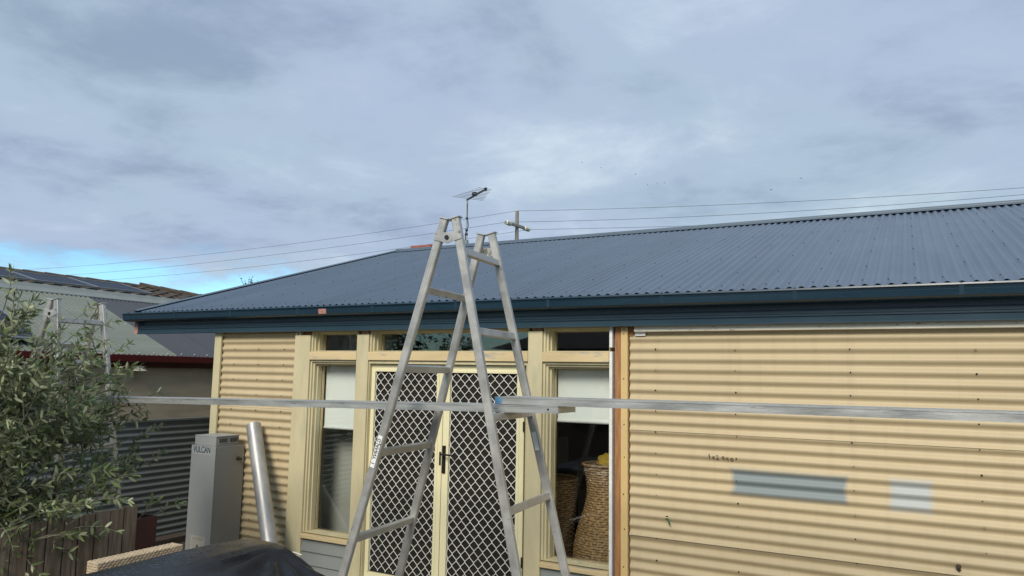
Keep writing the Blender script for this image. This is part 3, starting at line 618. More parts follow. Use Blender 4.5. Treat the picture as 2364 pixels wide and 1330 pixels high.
# ------------------------------------------------------------------ inside the right-hand window
bk = empty('wicker_basket', (-2.275, 0.47, FLZ), 'tall hourglass wicker basket standing inside the right-hand window', 'basket')
prof = [(0.20, 0.25), (0.245, 0.40), (0.262, 0.55), (0.262, 0.68), (0.245, 0.80), (0.210, 0.92), (0.175, 1.02), (0.155, 1.12), (0.153, 1.20), (0.163, 1.28), (0.183, 1.36), (0.188, 1.372)]
def weave_lathe(mb, cx, cy, prof, nu=120, amp=0.006, rowh=0.019):
    pts = []
    tot = [0]
    for i in range(1, len(prof)): tot.append(tot[-1] + math.hypot(prof[i][0]-prof[i-1][0], prof[i][1]-prof[i-1][1]))
    nv = int(tot[-1]/rowh*2)
    for j in range(nv+1):
        s = tot[-1]*j/nv; i = max(k for k in range(len(tot)) if tot[k] <= s+1e-9); i = min(i, len(prof)-2); t = (s-tot[i])/(tot[i+1]-tot[i])
        r = prof[i][0]*(1-t)+prof[i+1][0]*t; z = prof[i][1]*(1-t)+prof[i+1][1]*t; row = j//2
        for k in range(nu):
            a = 2*math.pi*k/nu
            d = amp*(1 if j % 2 else -0.6)*(0.35+0.65*(1 if math.sin(a*15+math.pi*(row % 2)) > 0 else -0.2))
            pts.append((cx+(r+d)*math.cos(a), cy+(r+d)*math.sin(a), z))
    fs = [(j*nu+k, j*nu+(k+1) % nu, (j+1)*nu+(k+1) % nu, (j+1)*nu+k) for j in range(nv) for k in range(nu)]
    mb.add(pts, fs)
b = MB(); weave_lathe(b, -2.275, 0.47, prof); b.obj('basket_body', 'wicker_dark', bk)
b = MB(); b.tube([(-2.275+0.19*math.cos(a), 0.47+0.19*math.sin(a), 1.375) for a in [2*math.pi*i/32 for i in range(33)]], 0.010, 8, False); b.obj('rim', 'wicker_dark', bk, True)
def blob(mb, c, r, seed=0, nu=24, nv=14, rough=0.22):
    rnd = random.Random(seed); ph = [rnd.uniform(0, 6.28) for _ in range(6)]; vs = []
    for j in range(nv+1):
        th = math.pi*j/nv
        for k in range(nu):
            a = 2*math.pi*k/nu; d = 1+rough*(math.sin(3*a+ph[0]+2*th)*0.5+math.sin(7*a+ph[1]-3*th)*0.3+math.sin(11*th+ph[2]+2*a)*0.3)
            vs.append((c[0]+r[0]*d*math.sin(th)*math.cos(a), c[1]+r[1]*d*math.sin(th)*math.sin(a), c[2]+r[2]*d*math.cos(th)))
    mb.add(vs, [(j*nu+k, j*nu+(k+1) % nu, (j+1)*nu+(k+1) % nu, (j+1)*nu+k) for j in range(nv) for k in range(nu)])
b = MB(); blob(b, (-2.20, 0.45, 1.385), (0.13, 0.13, 0.085), 3); b.obj('yellow_cloth', 'yellow_cloth', None, True, label='crumpled yellow cloth bundled in the top of the tall wicker basket', cat='cloth')
b = MB(); blob(b, (-2.15, 0.56, 1.46), (0.09, 0.07, 0.05), 5); b.obj('pale_cloth', 'cyan_cloth', None, True, label='pale blue green cloth behind the yellow one in the basket', cat='cloth')
ic = empty('wicker_chair', (-2.93, 0.72, FLZ), 'dim brown wicker chair back inside the window, left of the tall basket', 'chair')
b = MB(); weave_lathe(b, -2.93, 0.72, [(0.22, 0.26), (0.235, 0.6), (0.26, 0.9), (0.275, 1.16), (0.272, 1.18)], 96); b.obj('chair_shell', 'wicker_dark', ic)
b = MB(); b.tube([(-2.93+0.272*math.cos(a), 0.72+0.272*math.sin(a), 1.185) for a in [2*math.pi*i/32 for i in range(33)]], 0.011, 8, False); b.obj('rim', 'wicker_dark', ic, True)
b = MB(); b.box((-3.4, 1.5, 1.0), (-1.7, 2.3, 1.04)); tb_ = empty('dining_table', (-2.5, 1.9, FLZ), 'dark table deep inside the room behind the right-hand window', 'table'); b.obj('table_top', 'interior_floor', tb_)
for tx in (-3.33, -1.77):
    for ty in (1.57, 2.23): b = MB(); b.box((tx-.03, ty-.03, FLZ-0.01), (tx+.03, ty+.03, 0.999)); b.obj('leg', 'interior_floor', tb_)
b = MB(); blob(b, (-2.6, 1.8, 1.075), (0.30, 0.22, 0.06), 9); b.obj('white_cloth', 'white_cloth', None, True, label='crumpled white cloth lying on the table inside the room', cat='cloth')

# ------------------------------------------------------------------ trestles
def trestle(name, org, yaw, ztop, hw, taper, kA, kB, rungA, rungB, sw, sdp, rh, label, group, stickers=False, gap=0.037):
    t = empty(name, (org[0], org[1], 0), label, 'trestle', group)
    cx, sx = math.cos(yaw), math.sin(yaw)
    def P(x, y, z): return Vector((org[0] + x*cx - y*sx, org[1] + x*sx + y*cx, z))
    ydir = Vector((-sx, cx, 0)); xdir = Vector((cx, sx, 0))
    def stile_pt(frame, side, z):
        k = -kA if frame == 0 else kB; g0 = -gap if frame == 0 else gap
        return P(g0 + k*(ztop-z), side*(hw + taper*(ztop-z)), z)
    for fr in (0, 1):
        for sd_ in (-1, 1):
            a, c = stile_pt(fr, sd_, 0.012), stile_pt(fr, sd_, ztop); tv = (c-a).normalized()
            b = MB(); b.bar(a, c, sw, sdp, xdir, 0.004)
            n = tv.cross((xdir-tv*xdir.dot(tv)).normalized())
            for off in (-0.3, 0.0, 0.3):        # fine raised ribs of the extrusion on the outer faces
                for sg in (-1, 1): b.bar(a+xdir*sw*off+n*sg*(sdp/2+0.0006), c+xdir*sw*off+n*sg*(sdp/2+0.0006), sw*0.10, 0.0016, xdir)
            st = b.obj('stile', 'aluminium', t)
            b = MB(); b.bar(c+tv*0.001, c+tv*0.007, sw*1.35, sdp*1.45, xdir); b.obj('end_cap', 'aluminium', st)
            b = MB(); b.bar(a-tv*0.011, a+tv*0.05, sw*1.15, sdp*1.2, xdir); b.obj('rubber_foot', 'black_plastic', st)
        for z in (rungA if fr == 0 else rungB):
            a, c = stile_pt(fr, -1, z), stile_pt(fr, 1, z); d = (c-a).normalized()
            up = (stile_pt(fr, -1, z+0.1)-a).normalized()
            b = MB(); b.bar(a-d*sdp*0.5*0.0 + d*sdp*0.5, c-d*sdp*0.5, rh, 0.030, up, 0.003); b.obj('rung', 'aluminium', t)
    for sd_ in (-1, 1):
        zc = ztop-0.105; o = sd_*(hw+taper*0.1+sdp/2+0.004)
        b = MB(); gA, gB = -gap-kA*0.1, gap+kB*0.1
        for s, x1 in ((-1, gA-sw*0.45), (1, gB+sw*0.45)):
            b.bar(P(0, o, zc-0.012), P(x1, o, zc+0.010), 0.056, 0.006, (0, 0, 1))
        b.tube([P(-0.004, o-sd_*0.003, zc-0.01), P(-0.004, o+sd_*0.004, zc-0.01)], 0.033, 16)
        hb_ = b.obj('hinge_plate', 'aluminium', t)
        b = MB(); b.tube([P(-0.004, o+sd_*0.0045, zc-0.008), P(-0.004, o+sd_*0.010, zc-0.008)], 0.0135, 14); b.obj('pivot_bolt', 'black_plastic', hb_, True)
        b = MB()
        for s, x1 in ((-1, gA-sw*0.3), (1, gB+sw*0.3), (1, gB+sw*0.3)): b.tube([P(x1, o+sd_*0.002, zc+0.02), P(x1, o+sd_*0.007, zc+0.02)], 0.006, 8)
        b.obj('rivets', 'aluminium', hb_, True, kind='stuff')
    if stickers:
        for fr, z0, z1, sd_, m_ in ((0, 1.555, 1.735, -1, True), (1, 1.64, 1.75, 1, False)):
            a, c = stile_pt(fr, sd_, z0), stile_pt(fr, sd_, z1); o = ydir*(-sdp/2-0.0035) ; tv = (c-a).normalized()
            b = MB(); b.bar(a+o, c+o, sw*0.62, 0.001, xdir); s_ = b.obj('sticker', 'sticker', t, label='white sticker on the stile')
            if m_: tag(text_mesh('G.JANNY  1', 0.030, 'sticker_writing', 'ink', s_, frame_mtx((a+c)/2+o-ydir*0.0012, -tv, (xdir-tv*xdir.dot(tv))*-1 if False else tv.cross(ydir)), 0.0003, 0.0006), kind='stuff')
    return P, stile_pt
mt_P, mt_S = trestle('trestle', (-2.377, -1.578), rad(5.6), 2.992, 0.252, 0.045, 0.265, 0.236,
        [2.58, 2.12, 1.635, 1.145, 0.66, 0.2], [2.80, 2.335, 1.862, 1.372, 0.89, 0.42], 0.048, 0.034, 0.042,
        'tall aluminium trestle ladder in front of the screen doors, nearest the camera', 'aluminium trestles', True)
lt = deep(120, 690, 6.0); lt2 = deep(235, 702, 6.4)
trestle('trestle', ((lt.x+lt2.x)/2, (lt.y+lt2.y)/2), math.atan2(-(lt2.x-lt.x), lt2.y-lt.y), 2.633, 0.20, 0.035, 0.27, 0.19,
        [2.27, 2.06, 1.70, 1.34, 0.98, 0.5], [2.47, 2.13, 1.793, 1.45, 1.1, 0.6], 0.050, 0.034, 0.042,
        'aluminium trestle ladder half hidden behind the olive tree, beside the grey heater', 'aluminium trestles', False, 0.034)

# planks
def plank(p0, p1, width, th, label, tape):
    p0, p1 = Vector(p0), Vector(p1); t = (p1-p0).normalized(); s = Vector((0, 0, 1)).cross(t).normalized(); up = t.cross(s)
    e = empty('plank', (p0+p1)/2 - up*th/2, label, 'plank', 'aluminium scaffold planks')
    for sg in (-1, 1):
        b = MB(); c = s*sg*(width/2-0.006)
        b.bar(p0+c, p1+c, 0.012, th, s); b.bar(p0+c+up*(th/2-0.004)+s*sg*0.0065, p1+c+up*(th/2-0.004)+s*sg*0.0065, 0.003, 0.006, s); b.obj('side_rail', 'plank_aluminium', e)
    b = MB(); w = width-0.026; n = 6
    for i in range(n):
        c = s*(-w/2 + w*(i+0.5)/n) + up*(th/2-0.003); b.bar(p0+c, p1+c, w/n-0.003, 0.005, s)
    b.obj('deck', 'plank_aluminium', e)
    for q, d in ((p0, 1), (p1, -1)):
        b = MB(); b.bar(q+t*d*0.001-s*(width/2-0.013)-up*0.003, q+t*d*0.001+s*(width/2-0.013)-up*0.003, th-0.008, 0.004, up); b.obj('end_plate', 'plank_aluminium', e)
    if tape:
        b = MB(); c = s*-(width/2+0.0015)
        for sgn in (1,): b.bar(p0+c+t*0.002, p0+c+t*0.042, 0.002, th*0.86, s)
        b.obj('tape', 'blue_tape', e)
    c = s*-(width/2)
    b = MB(); q = p1-t*0.06+c; b.tube([q+s*0.001, q-s*0.0012], 0.006, 10); b.obj('bolt_hole', 'hole_dark', e)
    return e
TH = 0.042
# upper faces of the carrying rungs: the main trestle's third rung at 1.862 + half its height, the left trestle's at 1.793
YP = -1.565
zM, zL = 1.862+0.0225, 1.793+0.0225
xM = mt_S(1, 0, 1.862).x; xLft = (lt.x+lt2.x)/2 + 0.034 + 0.19*(2.633-1.793)
slope = (zM-zL)/(xM-xLft)
def zline(x): return zM + slope*(x-xM) + TH/2
e0, e1 = onY(205, 916, YP-0.12).x, onY(1288, 936, YP-0.12).x
wid = 0.235
plank((e0, YP, zline(e0)), (e1, YP, zline(e1)), wid, TH, 'aluminium plank running left from the main trestle to the far trestle', False)
q0 = onY(1143, 918, YP-0.12)
def zline2(x): return zline(x) + TH + 0.0015 + (x-q0.x)*(-0.004)
q0z = zline(e1)+TH+0.002 + 0.0
x9 = 3.2
plank((q0.x, YP-0.004, zline(q0.x)+TH+0.004), (x9, YP-0.004, zline(e1)+TH+0.003+ (x9-e1)*0.003), wid, TH, 'aluminium plank with blue taped end running right across the beige wall', True)
# a third trestle of the same kind carries its right end, outside the picture
trestle('trestle', (2.45, -1.578), rad(-2), 2.75, 0.235, 0.030, 0.28, 0.24, [2.4, 2.0, 1.55, 1.1, 0.6], [2.55, 2.2, zline(e1)+TH+0.003+(2.6-e1)*0.003-TH/2-0.0235, 1.45, 1.0, 0.5], 0.048, 0.034, 0.042,
        'aluminium trestle ladder carrying the right end of the plank, out of frame', 'aluminium trestles')

# ------------------------------------------------------------------ gas heater by the corner
hx0, hx1, hy0, hy1, hzt = -6.262, -5.925, -0.375, -0.022, 1.352
he = empty('heater', ((hx0+hx1)/2, (hy0+hy1)/2, 0), 'tall grey outdoor gas heater cabinet against the wall at the house corner', 'heater')
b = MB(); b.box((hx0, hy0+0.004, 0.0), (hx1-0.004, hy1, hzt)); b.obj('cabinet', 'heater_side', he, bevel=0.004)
b = MB(); b.box((hx0-0.004, hy0-0.004, 0.03), (hx1, hy0+0.003, hzt+0.006)); fp = b.obj('front_panel', 'heater_grey', he, bevel=0.003)
b = MB(); b.box((hx0+0.03, hy0+0.012, hzt+0.001), (hx1-0.012, hy1-0.07, hzt+0.092)); cap = b.obj('flue_cowl', 'heater_side', he, bevel=0.004)
b = MB(); b.box((hx0+0.028, hy0+0.006, hzt+0.008), (hx1-0.014, hy0+0.0115, hzt+0.092)); b.obj('cowl_front', 'heater_grey', cap, bevel=0.002)
b = MB(); b.box((hx0+0.022, hy0+0.004, hzt+0.0925), (hx1-0.006, hy1-0.064, hzt+0.102)); b.obj('cowl_lid', 'heater_grey', cap, bevel=0.003)
for yy in (0, 1):
    y0 = hy0+0.035+yy*0.125
    b = MB(); b.box((hx1-0.0135, y0, hzt+0.03), (hx1-0.0085, y0+0.105, hzt+0.085)); b.obj('vent_opening', 'heater_grey', cap)
    for i in range(9):
        b = MB(); b.box((hx1-0.0095, y0+0.006+i*0.0108, hzt+0.037), (hx1-0.0075, y0+0.0125+i*0.0108, hzt+0.078)); b.obj('vent_slot', 'hole_dark', cap)
b = MB(); pk = onX(549, 1058, hx1); b.tube([(hx1-0.002, pk.y, pk.z), (hx1+0.03, pk.y, pk.z), (hx1+0.05, pk.y, pk.z-0.004)], [0.018, 0.014, 0.010], 12); b.obj('gas_fitting', 'hole_dark', he, True)
pc = onY(468, 1039, hy0); pc.x = hx0+0.150
b = MB(); b.box((pc.x-0.140, hy0-0.0062, pc.z-0.045), (pc.x+0.140, hy0-0.0045, pc.z+0.038)); bd = b.obj('brand_plate', 'plate_grey', fp, label='pale plate reading VULCAN')
tx = frame_mtx(Vector((pc.x, hy0-0.0068, pc.z+0.002)), (1, 0, 0), (0, 0, 1))
text_mesh('VULCAN', 0.088, 'brand_lettering', 'teal_ink', bd, tx, 0.0005, 0.0012, 0.70)
sf = MB()                                         # slab serifs
q = onY(456, 1262, hy0)
b = MB(); b.box((q.x-0.10, hy0-0.0058, q.z-0.16), (q.x+0.10, hy0-0.0045, q.z+0.10)); wl = b.obj('warning_plate', 'lamp_white', fp, label='plate with a warning triangle')
b = MB()
for dz in (0.078, 0.066): b.box((q.x-0.075, hy0-0.0066, q.z+dz-0.003), (q.x+0.075, hy0-0.0060, q.z+dz+0.002))
b.obj('fine_print', 'heater_side', wl, kind='stuff')
b = MB(); tri = [Vector((q.x+dx, hy0-0.0066, q.z+dz)) for dx, dz in ((-0.040, -0.055), (0.040, -0.055), (0, 0.020))]
for i in range(3): b.bar(tri[i], tri[(i+1) % 3], 0.007, 0.001, (0, 0, 1) if i else (0, 0, 1))
b.box((q.x-0.004, hy0-0.0068, q.z-0.034), (q.x+0.004, hy0-0.0060, q.z-0.004)); b.box((q.x-0.004, hy0-0.0068, q.z-0.047), (q.x+0.004, hy0-0.0060, q.z-0.039))
b.obj('warning_triangle', 'ink', wl)

# galvanised flue pipe leaning on the wall
pt, pb = Vector((-5.742, -0.098, 1.555)), None
a1 = onY(621, 1245, -0.36); dirv = (a1-pt); pb = pt + dirv*((0.02-pt.z)/dirv.z)
b = MB(); n = 28; d = (pt-pb).normalized(); s_ = d.orthogonal().normalized(); b_ = d.cross(s_)
ro, ri = 0.071, 0.068; vs = []
for p_, r_ in ((pb, ro), (pb+d*0.3, ro), (pt-d*0.3, ro), (pt, ro), (pt, ri), (pb, ri)):
    for i in range(n): a = 2*math.pi*i/n; vs.append(p_ + (s_*math.cos(a)+b_*math.sin(a))*r_)
fs = [(j*n+i, j*n+(i+1) % n, ((j+1) % 6)*n+(i+1) % n, ((j+1) % 6)*n+i) for j in range(6) for i in range(n)]
b.add(vs, fs); b.obj('flue_pipe', 'galvanised', None, True, label='galvanised metal pipe leaning on the wall beside the grey heater', cat='pipe')

# ------------------------------------------------------------------ covered barbecue
bq = empty('covered_barbecue', (-3.35, -2.75, 0), 'barbecue under a wet black vinyl cover, in the bottom foreground', 'barbecue')
sec = [(-3.86, 0.03), (-3.84, 0.5), (-3.80, 0.95), (-3.74, 1.045), (-3.62, 1.088), (-3.50, 1.097), (-3.38, 1.092), (-3.28, 1.072), (-3.19, 1.035), (-3.09, 0.995), (-2.99, 0.960), (-2.90, 0.895), (-2.86, 0.65), (-2.88, 0.35), (-2.87, 0.03)]
ys = [-3.62, -3.60, -3.52, -3.4, -3.2, -3.0, -2.8, -2.6, -2.45, -2.32, -2.20, -2.11, -2.05, -2.015, -2.00]
shr = [0.0, 0.55, 0.93, 0.98, 1, 1, 1, 1, 1, 1, 1, 0.998, 0.990, 0.965, 0.5]
def lerp_list(L_, n):
    out = []
    for i in range(n+1):
        t = i/n*(len(L_)-1); k = min(int(t), len(L_)-2); f = t-k
        a, c = L_[k], L_[k+1]; out.append(tuple(p*(1-f)+q_*f for p, q_ in zip(a, c)) if isinstance(a, tuple) else a*(1-f)+c*f)
    return out
secf = lerp_list(sec, 84); rows = list(zip(lerp_list(ys, 84), lerp_list(shr, 84)))
vs = []
from mathutils import noise as mnoise
for yy, sh in rows:
    for x, z in secf:
        zz = z*sh if z > 0.2 else z*max(sh, 0.2); xx = -3.42 + (x+3.42)*(0.9+0.1*sh)
        nrm = mnoise.noise(Vector((xx*5, yy*2.2, zz*2.0))); fold = mnoise.noise(Vector((xx*3+yy*9, yy*9-xx*2, zz*1.1)))
        k = 1 if z < 1.0 else 0.35
        dz = 0.010*nrm*(1 if z > 0.85 else 0.3); dx = (0.03*fold*k if x > -3.2 or z < 0.9 else 0); crease = max(0.0, (yy+2.75)/0.7)*max(0.0, (x+3.45)/0.5); dz -= crease*0.014*abs(mnoise.noise(Vector((xx*11+yy*4, yy*7-xx*3, 1.7))))
        dyv = 0.0
        ddx, ddy = x+3.30, -(yy+2.12); dist = math.hypot(ddx, ddy)
        if ddx > 0 and yy > -2.75: dz -= 0.013*(math.sin(math.atan2(ddy, ddx)*13+1.5*nrm)+0.6)*min(1.0, dist/0.22)*min(1.0, (yy+2.75)/0.3)
        vs.append((xx+dx, yy+dyv, max(zz+dz, 0.01)))
nc = len(secf); b = MB(); b.add(vs, [(j*nc+i, j*nc+i+1, (j+1)*nc+i+1, (j+1)*nc+i) for j in range(len(rows)-1) for i in range(nc-1)])
cov = b.obj('cover', 'cover_black', bq, True)
for f in cov.data.polygons: f.use_smooth = True
# rain drops and puddle film lying on the cover
def cover_z(x, yv):
    for (xa, za), (xb, zb_) in zip(secf, secf[1:]):
        if xa <= x <= xb: 
            z = za+(zb_-za)*(x-xa)/(xb-xa); break
    else: return None
    nrm = mnoise.noise(Vector((x*5, yv*2.2, z*2.0))); return z+0.010*nrm
b = MB(); rnd = random.Random(4)
for i in range(420):
    x = rnd.gauss(-3.53, 0.07); yv = rnd.uniform(-3.3, -2.16)
    if x < -3.70 or x > -3.25: continue
    z = cover_z(x, yv)
    r_ = rnd.choice((0.003, 0.004, 0.005, 0.007)); ex = rnd.uniform(1, 2.2)
    n = 8; vs = [(x, yv, z+r_*0.35)] + [(x+r_*ex*math.cos(2*math.pi*k/n), yv+r_*math.sin(2*math.pi*k/n), z-0.0005) for k in range(n)]
    b.add(vs, [(0, 1+k, 1+(k+1) % n) for k in range(n)])
b.obj('rain_drops', 'cover_wet', bq, True, kind='stuff')
b = MB(); b.tube([(-3.18, -2.04, 1.034), (-3.20, -2.05, 1.042), (-3.225, -2.065, 1.050)], 0.003, 6); b.obj('tie_cord', 'white_trim', bq)

# ------------------------------------------------------------------ wicker chair behind the barbecue
wc = empty('wicker_chair', (-4.25, -2.19, 0), 'woven beige wicker garden chair between the timber screen and the black cover', 'chair')
def weave_bar(mb, x0, x1, y0, y1, z0, z1, sx=0.030, amp=0.0065):
    """box whose faces are woven: displaced grid"""
    def face(o, u, v, n):
        lu, lv = u.length, v.length; un, vn = u.normalized(), v.normalized(); nu, nv = max(2, int(lu/0.005)), max(2, int(lv/0.005)); vs = []
        for j in range(nv+1):
            for i in range(nu+1):
                a, c = lu*i/nu, lv*j/nv; row = int(c/0.0155); ph = a/sx+(row % 2)*0.5
                d = amp*(abs(math.sin(math.pi*ph))**0.6*abs(math.sin(math.pi*c/0.0155))**0.5 - 0.4)
                if i in (0, nu) or j in (0, nv): d = -amp*0.2
                vs.append(o+un*a+vn*c+n*d)
        mb.add(vs, [(j*(nu+1)+i, j*(nu+1)+i+1, (j+1)*(nu+1)+i+1, (j+1)*(nu+1)+i) for j in range(nv) for i in range(nu)])
    V = Vector
    face(V((x0, y0, z1)), V((0, y1-y0, 0)), V((x1-x0, 0, 0)), V((0, 0, 1))); face(V((x1, y0, z0)), V((0, y1-y0, 0)), V((0, 0, z1-z0)), V((1, 0, 0)))
    face(V((x0, y0, z0)), V((x1-x0, 0, 0)), V((0, 0, z1-z0)), V((0, -1, 0))); face(V((x0, y1, z0)), V((x1-x0, 0, 0)), V((0, 0, z1-z0)), V((0, 1, 0)))
    face(V((x0, y0, z0)), V((0, y1-y0, 0)), V((0, 0, z1-z0)), V((-1, 0, 0)))
ya, yb = -2.50, -1.905
b = MB(); weave_bar(b, -4.48, -4.375, ya, yb, 0.80, 0.922); b.obj('top_rail', 'wicker', wc)
b = MB(); weave_bar(b, -4.455, -4.415, ya+0.03, yb-0.03, 0.30, 0.80); b.obj('backrest', 'wicker', wc)
b = MB(); weave_bar(b, -4.41, -3.92, ya+0.06, yb-0.06, 0.32, 0.40); b.obj('seat', 'wicker', wc)
for yy in (ya, yb-0.06):
    b = MB(); weave_bar(b, -4.38, -3.92, yy, yy+0.055, 0.55, 0.61); b.obj('arm', 'wicker', wc)
    for xx in (-4.47, -3.96): b = MB(); b.box((xx, yy, 0), (xx+0.05, yy+0.055, 0.55 if xx > -4.2 else 0.80)); b.obj('leg', 'wicker', wc)

# ------------------------------------------------------------------ timber screen, planter, sleeper
ts = empty('timber_screen', (-5.0, -3.2, 0), 'low screen of weathered upright timber boards under the olive tree', 'screen')
y = -1.82; i = 0; zt = 1.104
while y > -5.6:
    w = random.uniform(0.092, 0.106); t_ = random.uniform(-0.006, 0.006); b = MB()
    b.bar((-5.0+random.uniform(-0.004, 0.004), y-w/2, 0.0), (-5.0+t_*0.5, y-w/2+t_*0.3, zt+random.uniform(-0.010, 0.008)), w-0.001, 0.021, (0, 1, 0))
    b.obj('paling', 'weathered_wood', ts, bevel=0.002); y -= w+random.uniform(0.004, 0.010); i += 1
for z in (0.28, 0.85):
    b = MB(); b.box((-5.06, -5.6, z-0.04), (-5.0125, -1.83, z+0.04)); b.obj('rail', 'weathered_wood', ts)
pl = empty('planter', (-5.2, -1.66, 0), 'square maroon planter box standing at the end of the timber screen', 'planter')
b = MB(); x0, x1, y0, y1 = -5.36, -5.10, -1.80, -1.575; zt = 0.985
b.box((x0, y0, 0), (x0+0.012, y1, zt)); b.box((x1-0.012, y0, 0), (x1, y1, zt)); b.box((x0+0.012, y0, 0), (x1-0.012, y0+0.012, zt)); b.box((x0+0.012, y1-0.012, 0), (x1-0.012, y1, zt)); b.obj('box', 'maroon', pl)
b = MB(); b.box((x0+0.012, y0+0.012, 0.3), (x1-0.012, y1-0.012, zt-0.03)); b.obj('potting_soil', 'soil', pl)
b = MB(); b.box((-8.13, -4, -0.01), (-7.93, 3, 0.075)); b.obj('sleeper', 'sleeper', None, bevel=0.008, label='dark timber sleeper along the foot of the corrugated fence', cat='sleeper')

# ------------------------------------------------------------------ olive tree
CX, CY = -5.55, -2.75
ol = empty('olive_tree', (CX, CY, 0), 'silvery green olive tree leaning over the weathered timber screen', 'tree')
leafs = []                                  # (pos, dir, normal, scale)
rnd = random.Random(11)
trunk = MB(); twigs = MB()
trunk.tube([(CX, CY, -0.02), (CX+0.02, CY+0.03, 0.45), (CX-0.01, CY+0.02, 0.9), (CX+0.02, CY+0.05, 1.4), (CX, CY+0.05, 1.9)], [0.055, 0.045, 0.036, 0.026, 0.014], 10)
def jig(s): return Vector((rnd.gauss(0, s), rnd.gauss(0, s), rnd.gauss(0, s)))
def sprig(p, d, L_, droop, dens=1.0, thick=0.0042):
    """a leafy shoot from p along d: pairs of narrow leaves"""
    pts = [p.copy()]; d = d.normalized(); n = max(4, int(L_/0.035)); q = p.copy()
    side = d.orthogonal().normalized()
    for i in range(n):
        d = (d + Vector((0, 0, -droop)) + jig(0.07)).normalized(); q = q + d*(L_/n); pts.append(q.copy())
        t = i/n
        if t > 0.12:
            ax = d; side = (Matrix.Rotation(rad(90)+rnd.gauss(0, 0.25), 3, ax) @ side).normalized()
            for s in (-1, 1):
                if rnd.random() > 0.90*dens: continue
                ld = (ax*rnd.uniform(0.5, 1.0) + side*s + jig(0.18)).normalized(); nn = (ax.cross(ld)).normalized()
                if nn.z < 0: nn = -nn
                nn = (nn + jig(0.35)).normalized()
                leafs.append((q.copy(), ld, nn, rnd.uniform(0.75, 1.2)*(1-0.35*t)))
    for s in range(3): leafs.append((q.copy(), (d+jig(0.35)).normalized(), (d.orthogonal()+jig(0.4)).normalized(), rnd.uniform(0.6, 0.9)))
    twigs.tube(pts, [max(thick*(1-0.75*i/len(pts)), 0.0010) for i in range(len(pts))], 5)
def limb(p0, p1, r, n_sp, Ls, droop, spread=0.8):
    p0, p1 = Vector(p0), Vector(p1); m = (p0+p1)/2 + jig(0.05); pts = [p0, m, p1]
    cur = [p0.lerp(m, t/5) for t in range(5)] + [m.lerp(p1, t/5) for t in range(6)]
    twigs.tube(cur, [r*(1-0.75*i/10) for i in range(11)], 6)
    base = (p1-p0).normalized()
    for k in range(n_sp):
        t = rnd.uniform(0.25, 1.0); q = cur[min(int(t*10), 10)]
        sprig(q, (base*0.7 + jig(spread) + Vector((0, 0, 0.55 if droop < 0.08 else 0.0))).normalized(), rnd.uniform(*Ls), droop)
    sprig(p1, base, rnd.uniform(*Ls), droop)
def PX(px, py, X): return onX(px, py, X)
# limbs aimed at the masses the photograph shows (pixel directions, distances set by the tree's own spread)
targets = [((8, 715), -5.30), ((20, 760), -5.4), ((270, 860), -5.7), ((230, 940), -5.6), ((285, 960), -5.6), ((130, 960), -5.2), ((160, 880), -5.5), ((40, 760), -5.2), ((-40, 720), -5.2), ((0, 860), -5.1), ((60, 900), -5.4), ((150, 790), -5.6), ((170, 740), -5.75), ((225, 760), -5.75),
           ((120, 850), -5.3), ((200, 850), -5.55), ((255, 820), -5.75), ((250, 900), -5.6), ((180, 930), -5.3), ((310, 925), -5.6), ((60, 1000), -5.1), ((140, 1010), -5.2), ((220, 1000), -5.45), ((310, 1010), -5.6),
           ((320, 1080), -5.55), ((250, 1090), -5.3), ((180, 1100), -5.1), ((100, 1110), -5.0), ((20, 1100), -5.0), ((-30, 1000), -5.0), ((-40, 900), -5.2), ((140, 1170), -4.92), ((210, 1160), -4.92), ((80, 1190), -4.9), ((230, 1120), -5.0), ((170, 1220), -4.9), ((110, 1240), -4.88)]
for (tpx, X) in targets:
    tgt = PX(*tpx, X); h = min(max(tgt.z-0.35, 0.75), 1.75)
    limb((CX+rnd.uniform(-.03, .03), CY+0.03, h), tgt, 0.011, (18 if tpx[1] > 880 or tpx[0] < 60 else 8) if tpx[1] > 720 else 4, (0.16, 0.32), 0.012 if tpx[1] < 1100 else 0.09, 0.75)
for k in range(34):                          # inner and rear filling
    a = rnd.uniform(0, 6.28); r_ = rnd.uniform(0.3, 0.8)
    limb((CX, CY+0.03, rnd.uniform(0.8, 1.6)), (CX+r_*math.cos(a)*0.8, CY-0.1+r_*math.sin(a), rnd.uniform(0.9, 2.0)), 0.009, 9, (0.15, 0.30), 0.015, 0.8)
sprig(PX(350, 1190, -5.25), Vector((0.1, 0.5, 0.15)), 0.22, 0.02); sprig(PX(322, 1195, -5.2), Vector((0.2, 0.5, 0.7)), 0.16, 0.02); sprig(PX(330, 1190, -5.22), Vector((-0.2, 0.4, 0.5)), 0.18, 0.02)
trunk.obj('trunk', 'bark', ol, True); twigs.obj('branches', 'twig', ol, True)
def leaf_geo():
    prof = [(0.0, 0.0018), (0.16, 0.0070), (0.42, 0.0108), (0.68, 0.0092), (0.88, 0.0045), (1.0, 0.0003)]; Ln = 0.078
    up, lo = [], []
    for t, w in prof:
        zc = -0.010*t*t
        for s in (-1, 0, 1): up.append(Vector((t*Ln, s*w, zc + (0.0018 if s else 0.0)))); 
    lo = [v - Vector((0, 0, 0.0005)) for v in up]
    fs = [(3*i+j, 3*i+3+j, 3*i+4+j, 3*i+1+j) for i in range(len(prof)-1) for j in (0, 1)]
    return up, lo, fs
LU, LO, LF = leaf_geo()
def leaf_mtx(p, d, n, s):
    z = (n - d*n.dot(d)).normalized(); y_ = z.cross(d); m = Matrix((d*s, y_*s, z*s)).transposed().to_4x4(); m.translation = p; return m
